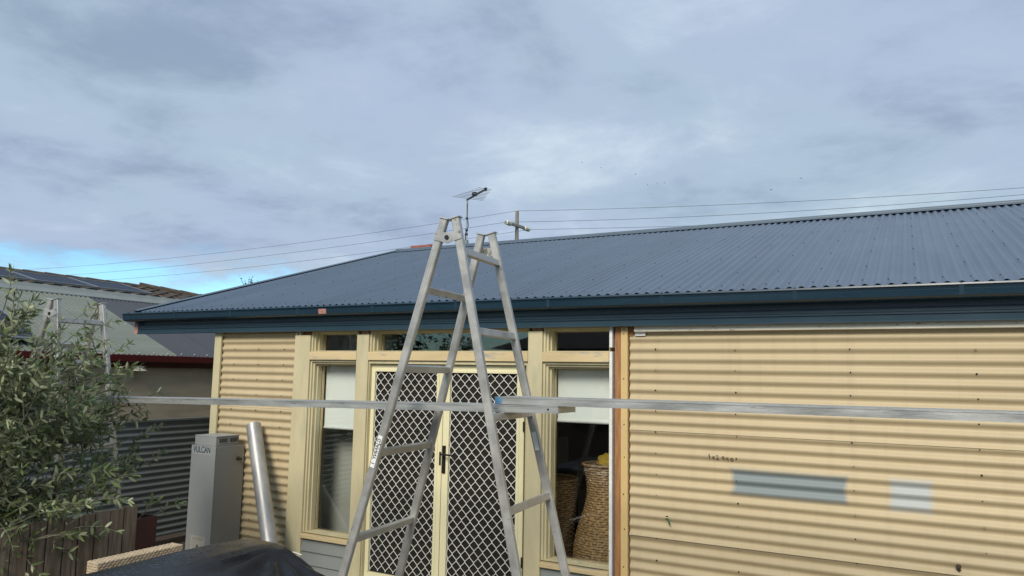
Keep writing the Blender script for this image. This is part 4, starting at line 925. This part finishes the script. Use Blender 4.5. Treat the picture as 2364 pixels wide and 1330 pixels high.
me = bpy.data.meshes.new('leaf'); me.from_pydata([tuple(v) for v in LU+LO], [], LF+[tuple(18+i for i in reversed(f)) for f in LF]); me.materials.append(MATS['leaf_top']); me.materials.append(MATS['leaf_under'])
me.polygons.foreach_set('material_index', [0]*len(LF)+[1]*len(LF)); me.polygons.foreach_set('use_smooth', [True]*(2*len(LF)))
def vis(l):
    v = l[0]-CAM; z = v.dot(CF); x, y_ = v.dot(CR)/z*FPX+CXP, -v.dot(CU)/z*FPX+CYP
    return (z - 0.35*l[3]) if (0 < x < 420 and 600 < y_ < 1330) else 99
leafs.sort(key=vis)
for p_, d_, n_, s_ in leafs[:300]:
    o = link('leaf', me, ol); o.matrix_world = leaf_mtx(p_, d_, n_, s_); o.matrix_parent_inverse = INV[ol.name]; o.matrix_basis = leaf_mtx(p_, d_, n_, s_)
b = MB()
vs, fs, mi = [], [], []
for p_, d_, n_, s_ in leafs[300:]:
    m = leaf_mtx(p_, d_, n_, s_); o = len(vs); vs += [tuple(m @ v) for v in LU+LO]
    fs += [tuple(i+o for i in f) for f in LF] + [tuple(18+i+o for i in reversed(f)) for f in LF]; mi += [0]*len(LF)+[1]*len(LF)
me2 = bpy.data.meshes.new('crown'); me2.from_pydata(vs, [], fs); me2.materials.append(MATS['leaf_top']); me2.materials.append(MATS['leaf_under'])
me2.polygons.foreach_set('material_index', mi); me2.polygons.foreach_set('use_smooth', [True]*len(mi)); tag(link('crown', me2, ol), kind='stuff')

# ------------------------------------------------------------------ dark corrugated boundary fence
fe = empty('boundary_fence', (-8.2, 0, 0), 'dark grey corrugated steel fence running back beside the house', 'fence')
zs = [1.455, 0.70, 0.02]
for y0, y1 in ((-7.0, -4.0), (-4.0, -1.0), (-1.0, 2.0), (2.0, 5.0), (5.0, 9.0)):
    for k in range(2):
        prof = [(z, -d - 0.0015*(1-k)) for z, d in corr(zs[k+1]-0.012, zs[k], phase=1.44)]
        MB().sheet(prof, (-8.2, y0, 0), (-8.2, y1+0.01, 0), (0, 0, 1), (1, 0, 0), -0.0012).obj('fence_sheet', 'fence_steel', fe, True)
b = MB(); b.box((-8.222, -7.0, 1.448), (-8.178, 9.0, 1.470)); b.obj('top_capping', 'fence_steel', fe)
for yy in (-4, -1, 2, 5, 8.9): b = MB(); b.box((-8.27, yy-0.03, 0), (-8.215, yy+0.03, 1.44)); b.obj('post', 'fence_steel', fe)

# ------------------------------------------------------------------ neighbour's house
nb = empty('neighbour_house', (-12, 2, 0), 'brown rendered house beyond the dark fence with green corrugated lean-to roof', 'house')
NX, NZ = -9.62, 2.275; NT = math.tan(rad(22.4))
b = MB(); b.box((NX-0.15, -7, 0), (NX, 8, 2.25)); b.obj('wall', 'neighbour_wall', nb)
b = MB(); b.extrude([(0.0, 0), (0.10, 0.005), (0.115, 0.02), (0.12, 0.105), (0.11, 0.108), (0.105, 0.02), (0.0, 0.012)], (NX+0.16-0.12, -7.2, 2.165), (NX+0.16-0.12, 8.2, 2.165), (1, 0, 0), (0, 0, 1)); b.obj('gutter', 'red_gutter', nb)
b = MB(); b.box((NX+0.002, -7, 2.10), (NX+0.035, 8, 2.26)); b.obj('fascia', 'red_gutter', nb)
ex, ez = NX+0.08, 2.272; tx_ = -12.0; NL = (ex-tx_)/math.cos(rad(22.4)); nsl = Vector((-math.cos(rad(22.4)), 0, math.sin(rad(22.4)))); nno = Vector((math.sin(rad(22.4)), 0, math.cos(rad(22.4))))
prof = [(a, -d) for a, d in corr(0, 0.762+0.02, A=0.009)]
# sheets change from pale green to slate where the photograph shows it
split = onX(409, 822, ex).y
srcs = {}
i = 0; y = split - 12*0.762
while y < 8:
    m = 'green_roof' if y < split-0.01 else 'slate_roof'
    if m not in srcs:
        b = MB(); b.sheet(prof, (0, 0, 0), nsl*NL, (0, 1, 0), nno, 0.0011); o = b.obj('roof_sheet', m, nb, True); srcs[m] = o
    else: o = srcs[m].copy(); COL.objects.link(o)
    o.location = Vector((ex, y, ez)) + nno*(0.0015*(i % 2)); y += 0.762; i += 1
b = MB()
y = -6
while y < 8: 
    p_ = Vector((ex, y, ez)) + nsl*0.05 + nno*0.009; b.tube([p_, p_+nno*0.012], 0.010, 6)
    p_ = Vector((ex, y+0.05, ez)) + nsl*1.25 + nno*0.009; b.tube([p_, p_+nno*0.012], 0.010, 6); y += 0.228
b.obj('roof_screws', 'insulator', nb, kind='stuff')
fz = ez + (ex-tx_)*NT
b = MB(); b.extrude([(0.16, -0.16*NT+0.008), (0.16, -0.16*NT+0.022), (0.0, 0.03), (-0.06, 0.10), (-0.10, 0.10), (-0.10, -0.2)], (tx_, -7, fz), (tx_, 8, fz), (1, 0, 0), (0, 0, 1)); b.obj('apron_flashing', 'flashing', nb)
# main tiled roof: slope, hip and ridge
MT = math.tan(rad(13)); mx0, mz0 = tx_-0.06, fz+0.06; rx = -13.45; rz = mz0 + (mx0-rx)*MT; ry = onX(330, 672, rx).y
b = MB(); hipL = (mx0-rx)*1.0
b.add([(mx0, -8, mz0), (mx0, ry+hipL+0.2, mz0), (rx, ry, rz), (rx, -8, rz), (rx-1.45, ry+hipL+0.2, mz0), (rx-1.45, -8, mz0)], [(0, 1, 2, 3), (1, 4, 2), (4, 5, 3, 2)]); 
b.obj('roof_slope', 'tile', nb)
b = MB()                                      # field tiles, small overlapping courses
msl = Vector((-(mx0-rx), 0, rz-mz0)).normalized(); mno = Vector((-msl.z*-1, 0, -msl.x)).normalized(); mno = Vector((math.sin(rad(13)), 0, math.cos(rad(13))))
cnum = 5
for c in range(cnum):
    s0 = (mx0-rx)/math.cos(rad(13))*c/cnum; y = -4.0
    lim = ry + hipL*(1-c/cnum) - 0.1
    while y < lim:
        p_ = Vector((mx0, y, mz0)) + msl*s0 + mno*0.012
        pr = [(a, 0.018*math.sin(2*math.pi*a/0.29)) for a in [0.29*q/6 for q in range(7)]]
        b.sheet([(a, d) for a, d in pr], p_+mno*0.02, p_+msl*0.33, (0, 1, 0), mno, 0.012); y += 0.30
b.obj('field_tiles', 'tile', nb, kind='stuff')
rsrc = None
def ridge_tile(p0, d):
    global rsrc
    if rsrc is None:
        b = MB(); pr = [(0.115*math.cos(a), 0.075*math.sin(a)) for a in [math.pi*q/8 for q in range(9)]]
        pr2 = [(0.098*math.cos(a), 0.060*math.sin(a)) for a in [math.pi*q/8 for q in range(8, -1, -1)]]
        b.extrude(pr+pr2, (0, -0.02, 0), (0, 0.40, -0.012), (1, 0, 0), (0, 0, 1)); rsrc = b.obj('ridge_tile', 'tile', nb); o = rsrc
    else: o = rsrc.copy(); COL.objects.link(o)
    z = Vector((0, 0, 1)); x = d.cross(z).normalized(); zz = x.cross(d)
    m = Matrix((x, d, zz)).transposed().to_4x4(); m.translation = p0; o.matrix_basis = m
y = ry
while y > -5: ridge_tile(Vector((rx, y-0.38+random.uniform(-.005, .005), rz+random.uniform(-0.004, 0.008))), Vector((0, 1, 0.0)).normalized()); y -= 0.375
hd = (Vector((mx0, ry+hipL+0.2, mz0))-Vector((rx, ry, rz))); hl = hd.length; hd.normalize(); s = -0.05
while s < hl: ridge_tile(Vector((rx, ry, rz+0.03))+hd*s, hd); s += 0.375
b = MB(); b.box((mx0-2.6, -7.5, 0), (mx0-0.1, ry+0.9, mz0-0.02)); b.obj('wall', 'neighbour_wall', nb)
vp = onX(310, 851, NX)
wl_ = empty('wall_light', (NX, vp.y, vp.z), 'small pale light fitting under the eave of the brown house', 'lamp')
b = MB(); b.tube([(NX+0.001, vp.y, vp.z+0.03), (NX+0.02, vp.y, vp.z+0.03)], 0.05, 14); b.obj('base', 'lamp_white', wl_, True)
b = MB(); b.tube([(NX+0.10, vp.y, vp.z+0.04), (NX+0.10, vp.y, vp.z+0.02), (NX+0.10, vp.y, vp.z-0.03), (NX+0.10, vp.y, vp.z-0.035)], [0.03, 0.06, 0.11, 0.10], 18); b.obj('shade', 'lamp_white', wl_, True)

# solar panels (each its own thing), cells as parts
cell = None
def solar(org, u, v, label, nu=6, nv=10):
    """org corner, u and v full edge vectors"""
    global cell
    u, v, org = Vector(u), Vector(v), Vector(org); n = u.cross(v).normalized()
    if n.z < 0: n = -n
    e = empty('solar_panel', org+u*0.5+v*0.5, label, 'solar panel', 'solar panels on the neighbouring roof')
    b = MB(); un, vn = u.normalized(), v.normalized()
    for a, c in ((org, org+u), (org+v, org+v+u)): b.bar(a, c, 0.03, 0.035, vn)
    for a, c in ((org, org+v), (org+u, org+u+v)): b.bar(a, c, 0.03, 0.035, un)
    b.obj('frame', 'solar_frame', e)
    b = MB(); c0 = org+n*0.004; b.add([c0, c0+u, c0+u+v, c0+v], [(0, 1, 2, 3)]); b.obj('backing', 'solar_frame', e)
    cu, cv = u.length/nu, v.length/nv
    for i in range(nu):
        for j in range(nv):
            if cell is None:
                b = MB(); b.box((0.04, 0.04, 0.0), (0.96, 0.96, 0.004)); cell = b.obj('cell', 'solar_cell', e); o = cell
            else: o = cell.copy(); COL.objects.link(o)
            o.parent = e; o.matrix_parent_inverse = INV[e.name]
            m = Matrix((un*cu, vn*cv, n)).transposed().to_4x4(); m.translation = org + un*cu*i + vn*cv*j + n*0.006; o.matrix_basis = m
so = Vector((mx0, 0, mz0)) + msl*0.16 + mno*0.055
names = ['solar panel at the right end of the upper row below the ridge tiles', 'second solar panel from the right in the upper row', 'third solar panel from the right in the upper row', 'solar panel at the left end of the upper row']
for k in range(4):
    y1 = onX(345, 692, mx0-0.2).y - k*1.02
    solar(so + Vector((0, y1-1.0, 0)), (0, 1.0, 0), msl*0.92, names[k], 6, 6)
lo_ = Vector((ex, 0, ez)) + nsl*0.22 + nno*0.08
yl = onX(84, 800, ex-0.2).y
solar(lo_ + Vector((0, yl-1.0, 0)), (0, 1.0, 0), nsl*1.3, 'solar panel low on the green lean-to roof behind the olive tree', 6, 8)
solar(lo_ + Vector((0, yl-2.02, 0)), (0, 1.0, 0), nsl*1.3, 'solar panel low on the lean-to roof at the left picture edge', 6, 8)

# ------------------------------------------------------------------ antenna on the ridge
AY = RY+0.03; at_ = onY(1079, 464, AY); ab = Vector((at_.x, AY, RZ+0.03))
an = empty('television_antenna', ab, 'television aerial on a thin mast behind the roof ridge', 'antenna')
b = MB(); b.tube([(at_.x, AY, RZ+0.02), (at_.x, AY, at_.z+0.03)], 0.0135, 8); b.obj('mast', 'antenna_metal', an, True)
b = MB(); b.bar((at_.x, AY, RZ+0.022), (at_.x, AY, RZ+0.12), 0.05, 0.05, (1, 0, 0)); b.obj('mast_foot', 'antenna_metal', an)
# boom: level, pointing towards the camera side; its far end fixed by its direction
tip = onZ(1121, 437, at_.z+0.03); bs = Vector((at_.x, AY, at_.z+0.02)); bd_ = (tip-bs); 
b = MB(); b.bar(bs-bd_*0.04, tip, 0.020, 0.022, (0, 0, 1)); b.obj('boom', 'black_plastic', an)
b = MB(); b.bar(tip-bd_.normalized()*0.02, tip+bd_.normalized()*0.02, 0.045, 0.035, (0, 0, 1)); b.obj('boom_cap', 'black_plastic', an)
bn = bd_.normalized(); across = bn.cross(Vector((0, 0, 1))).normalized()
for i in range(9):
    t = 0.02+i*0.117; hl = 0.27*(1-0.62*t)
    p_ = bs + bd_*t; b = MB(); b.tube([p_-across*hl+Vector((0, 0, 0.018)), p_+across*hl+Vector((0, 0, 0.018))], 0.0042, 6); b.obj('element', 'antenna_metal', an)
b = MB(); m_ = bs+bd_*0.4; b.box(tuple(m_-Vector((0.03, 0.03, 0.0))), tuple(m_+Vector((0.03, 0.03, 0.05)))); b.obj('balun', 'black_plastic', an)
b = MB(); b.tube([(at_.x+0.015, AY-0.015, at_.z-0.05), (at_.x+0.02, AY-0.02, at_.z-0.25), (at_.x+0.045, AY-0.02, at_.z-0.42), (at_.x-0.02, AY-0.015, at_.z-0.55), (at_.x+0.01, AY-0.02, RZ+0.03)], 0.006, 6); b.obj('cable', 'black_plastic', an, True)
for dz in (0.27, 0.46, 0.53):
    b = MB(); b.tube([(at_.x, AY, at_.z-dz), (at_.x, AY, at_.z-dz-0.035)], 0.022, 8); b.obj('clip', 'black_plastic', an)

# ------------------------------------------------------------------ power pole and lines
PD = 40.0; ptop = deep(1194, 488, PD); pole_x, pole_y = ptop.x, ptop.y
pp = empty('power_pole', (pole_x, pole_y, 0), 'timber power pole with a slanting crossarm beyond the roof ridge', 'power pole')
b = MB(); b.tube([(pole_x, pole_y, -0.03), (pole_x, pole_y, 5), (pole_x, pole_y, ptop.z)], [0.17, 0.14, 0.095], 12); b.obj('pole', 'pole_wood', pp, True)
a0, a1 = deep(1167, 512.5, 39.2), deep(1221.5, 530, 40.75); zav = (a0.z+a1.z)/2; a0.z = a1.z = zav
off = (a1-a0).cross(Vector((0, 0, 1))).normalized()*0.17
if off.dot(CF) > 0: off = -off
mid = (a0+a1)/2; shift = Vector((pole_x, pole_y, zav)) - mid; shift.z = 0
a0 = deep(1167, 512.5, 39.0); a1 = deep(1221.5, 530, 40.6)
b = MB(); b.bar(a0, a1, 0.15, 0.12, (0, 0, 1)); b.obj('crossarm', 'arm_wood', pp, bevel=0.01)
ad = (a1-a0).normalized()
for e, s in ((a0, 1), (a1, -1)):
    b = MB(); b.tube([e+ad*s*0.02, e+ad*s*0.05, e+ad*s*0.42, e+ad*s*0.45], [0.09, 0.135, 0.135, 0.09], 12); b.obj('insulator', 'insulator', pp, True)
b = MB(); b.tube([(pole_x, pole_y, ptop.z+0.001), (pole_x, pole_y, ptop.z+0.05), (pole_x, pole_y, ptop.z+0.08)], [0.04, 0.055, 0.03], 8); b.obj('insulator', 'insulator', pp, True)
# neighbouring poles beyond the frame that the lines run to
lfar = deep(-260, 600, 78); rfar = deep(2700, 395, 30.5)
for q in (lfar, rfar):
    p2 = empty('power_pole', (q.x, q.y, 0), 'timber power pole of the same line beyond the left picture edge' if q is lfar else 'timber power pole of the same line beyond the right picture edge', 'power pole')
    b = MB(); b.tube([(q.x, q.y, -0.03), (q.x, q.y, q.z+0.6)], [0.17, 0.10], 10); b.obj('pole', 'pole_wood', p2, True)
    b = MB(); b.bar(Vector((q.x, q.y, q.z-0.4))-ad*1.2, Vector((q.x, q.y, q.z-0.4))+ad*1.2, 0.15, 0.12, (0, 0, 1)); b.obj('crossarm', 'arm_wood', p2)
def wire(p0, pm, p1, name_label):
    """curve through three points (sag parabola in arc parameter)"""
    p0, pm, p1 = Vector(p0), Vector(pm), Vector(p1); l0, l1 = (pm-p0).length, (p1-pm).length; tm = l0/(l0+l1); pts = []
    for i in range(33):
        t = i/32
        q = p0*((t-tm)*(t-1)/((0-tm)*(0-1))) + pm*(t*(t-1)/(tm*(tm-1))) + p1*(t*(t-tm)/(1*(1-tm))); pts.append(q)
    b = MB(); b.tube(pts, 0.0095, 5); b.obj('power_line', 'wire', None, False, name_label, 'power line', 'power lines on the timber pole')
def mixdepth(px, x0, d0, x1, d1):            # depth of a straight span at picture column px
    a0_, a1_ = x0*d0, x1*d1; t = (px*d0-a0_)/((a1_-a0_)-px*(d1-d0)); return d0+(d1-d0)*t
def span(pts, d0, d1, label):
    xs = [(p[0]-CXP)/FPX for p in pts]; ds = [mixdepth(x, xs[0], d0, xs[-1], d1) for x in xs]
    q = [deep(p[0], p[1], d) for p, d in zip(pts, ds)]; wire(q[0], q[1], q[2], label)
span([(1194, 487), (620, 570), (-260, 628)], 40, 78, 'topmost power line from the pole top to the left picture edge')
span([(1168, 513), (620, 590), (-260, 645)], 39, 78, 'middle power line from the crossarm to the left picture edge')
span([(1221, 530), (620, 612), (-260, 655)], 40.6, 78.5, 'lowest power line from the crossarm to the left, against the blue sky')
span([(1194, 487), (1780, 468), (2700, 408)], 40, 30.5, 'topmost power line from the pole top to the right picture edge')
span([(1168, 513), (1780, 491), (2700, 418)], 39, 30.5, 'middle power line running right above the ridge')
span([(1221, 530), (1670, 519), (2700, 470)], 40.6, 31, 'lowest power line vanishing behind the ridge to the right of the pole')

# ------------------------------------------------------------------ birds
def bird(px, py, d, roll, sc_, label):
    c = deep(px, py, d); b = MB()
    f = (CR*math.cos(roll)+CF*0.5*math.sin(roll)+Vector((0, 0, 0.05))).normalized(); s = Vector((0, 0, 1)).cross(f).normalized(); u = f.cross(s)
    b.tube([c-f*0.22*sc_, c-f*0.1*sc_, c+f*0.05*sc_, c+f*0.14*sc_, c+f*0.19*sc_], [0.012*sc_, 0.045*sc_, 0.055*sc_, 0.035*sc_, 0.008*sc_], 8)
    for sg in (-1, 1):
        w0, w1, w2 = c+s*sg*0.03*sc_, c+s*sg*0.22*sc_+u*0.13*sc_+f*0.03*sc_, c+s*sg*0.46*sc_+u*0.05*sc_-f*0.05*sc_
        for a, e, wa, we in ((w0, w1, 0.15, 0.13), (w1, w2, 0.13, 0.03)):
            b.add([a+f*wa*0.5*sc_, a-f*wa*0.5*sc_, e-f*we*0.6*sc_, e+f*we*0.4*sc_] + [q+u*0.012*sc_ for q in (a+f*wa*0.5*sc_, a-f*wa*0.5*sc_, e-f*we*0.6*sc_, e+f*we*0.4*sc_)],
                  [(0, 1, 2, 3), (7, 6, 5, 4), (0, 4, 5, 1), (1, 5, 6, 2), (2, 6, 7, 3), (3, 7, 4, 0)])
    b.obj('bird', 'bird_dark', None, False, label, 'bird', 'birds in flight')
for px, py, d, ro_, sc_, lb in ((1344, 375.5, 110, 0.4, .6, 'leftmost tiny bird in the sky above the roof'), (1387.5, 387.5, 110, 1.1, .6, 'second tiny bird from the left in the sky'), (1467, 402.5, 100, 0.2, .6, 'tiny bird alone above the group of three'),
                           (1495, 427, 105, 0.8, .6, 'left bird of the tight group of three'), (1517, 424.5, 105, 1.2, .55, 'middle bird of the tight group of three'), (1534.5, 422.5, 105, 0.5, .55, 'right bird of the tight group of three'),
                           (1780, 438.5, 95, 0.3, .75, 'bird gliding low just above the power lines'), (1849.5, 412, 90, 0.9, .8, 'rightmost and darkest bird in the sky')):
    bird(px, py, d, ro_, sc_*0.75, lb)

# ------------------------------------------------------------------ far tree peeping over the gable
tp = deep(580, 652, 24)
ft = empty('far_tree', (tp.x, tp.y, 0), 'tip of a bare-twigged tree peeping over the sloping gable edge', 'tree')
b = MB(); b.tube([(tp.x, tp.y, -0.03), (tp.x, tp.y, tp.z-0.9)], [0.12, 0.05], 8); b.obj('trunk', 'bark', ft, True)
b = MB(); rr = random.Random(2)
for i in range(30):
    a = rr.uniform(0, 6.28); e = rr.uniform(0.5, 1.5); L_ = rr.uniform(0.5, 1.0)
    p0 = Vector((tp.x, tp.y, tp.z-0.9)); d = Vector((math.cos(a)*math.cos(e)*0.7, math.sin(a)*math.cos(e)*0.7, math.sin(e))); p1 = p0+d*L_*0.7; p2 = p1+(d+Vector((rr.gauss(0, .3), rr.gauss(0, .3), 0.2)))*L_*0.38
    b.tube([p0, p1, p2], [0.016, 0.009, 0.004], 4)
    for k in range(6):
        q = p1.lerp(p2, k/5); s_ = 0.03
        b.add([q, q+Vector((rr.gauss(0, s_), rr.gauss(0, s_), s_)), q+Vector((rr.gauss(0, s_), rr.gauss(0, s_), 2*s_)), q+Vector((rr.gauss(0, s_), 0, s_))], [(0, 1, 2, 3)])
b.obj('crown', 'tree_leaf', ft, kind='stuff')

# ------------------------------------------------------------------ behind the camera: the house whose shade lies on the yard, and a tree mirrored in the panes
rh = empty('rear_house', (0, -14, 0), 'brick house with hipped dark roof across the yard, behind the camera', 'house')
RYF = -10.4; RH = 2.75
b = MB(); b.box((-8.5, RYF-7, 0), (9.5, RYF, RH)); b.obj('wall', 'rear_brick', rh)
b = MB(); o_ = 0.5; rt = 4.5
b.add([(-8.5-o_, RYF+o_, RH-0.05), (9.5+o_, RYF+o_, RH-0.05), (9.5+o_, RYF-7-o_, RH-0.05), (-8.5-o_, RYF-7-o_, RH-0.05), (-5, RYF-3.5, rt), (6, RYF-3.5, rt)], [(0, 1, 5, 4), (1, 2, 5), (2, 3, 4, 5), (3, 0, 4), (0, 3, 2, 1)]); b.obj('roof', 'rear_roof', rh)
for x0 in (-7, -3, 1.2, 5.2):
    b = MB(); stepped(b, x0, x0+1.8, 0.9, 2.2, [(0, 0.06, RYF+0.002, RYF+0.05)]); wv = b.obj('window', 'rear_roof', rh)
    b = MB(); b.box((x0+0.06, RYF+0.004, 0.96), (x0+1.74, RYF+0.02, 2.14)); b.obj('pane', 'dark_pane', wv)
def leafy_tree(cx, cy, h, r, seed, label):
    t = empty('garden_tree', (cx, cy, 0), label, 'tree'); rr = random.Random(seed)
    b = MB(); b.tube([(cx, cy, -0.03), (cx+0.05, cy, h*0.35), (cx, cy+0.1, h*0.75)], [0.16, 0.12, 0.04], 10)
    tips = []
    for i in range(26):
        a = rr.uniform(0, 6.28); z0 = h*rr.uniform(0.25, 0.6); L_ = r*rr.uniform(0.6, 1.0); e = rr.uniform(0.1, 1.2)
        p0 = Vector((cx, cy, z0)); p1 = p0+Vector((math.cos(a)*math.cos(e), math.sin(a)*math.cos(e), math.sin(e)))*L_; b.tube([p0, p0.lerp(p1, .5)+Vector((0, 0, .05)), p1], [0.05, 0.03, 0.01], 6); tips.append(p1); tips.append(p0.lerp(p1, 0.65))
    b.obj('trunk', 'bark', t, True)
    b = MB()
    for tpp in tips:
        for k in range(70):
            q = tpp+Vector((rr.gauss(0, .28), rr.gauss(0, .28), rr.gauss(0, .22)))*r*0.55; u_ = Vector((rr.gauss(0, 1), rr.gauss(0, 1), rr.gauss(0, 1))).normalized()*0.075; v_ = u_.orthogonal().normalized()*0.035
            b.add([q-u_, q+v_, q+u_, q-v_], [(0, 1, 2, 3)])
    b.obj('crown', 'tree_leaf', t, kind='stuff')
leafy_tree(-11.6, -8.4, 4.4, 1.9, 5, 'bushy green tree behind the camera, mirrored in the transom panes')
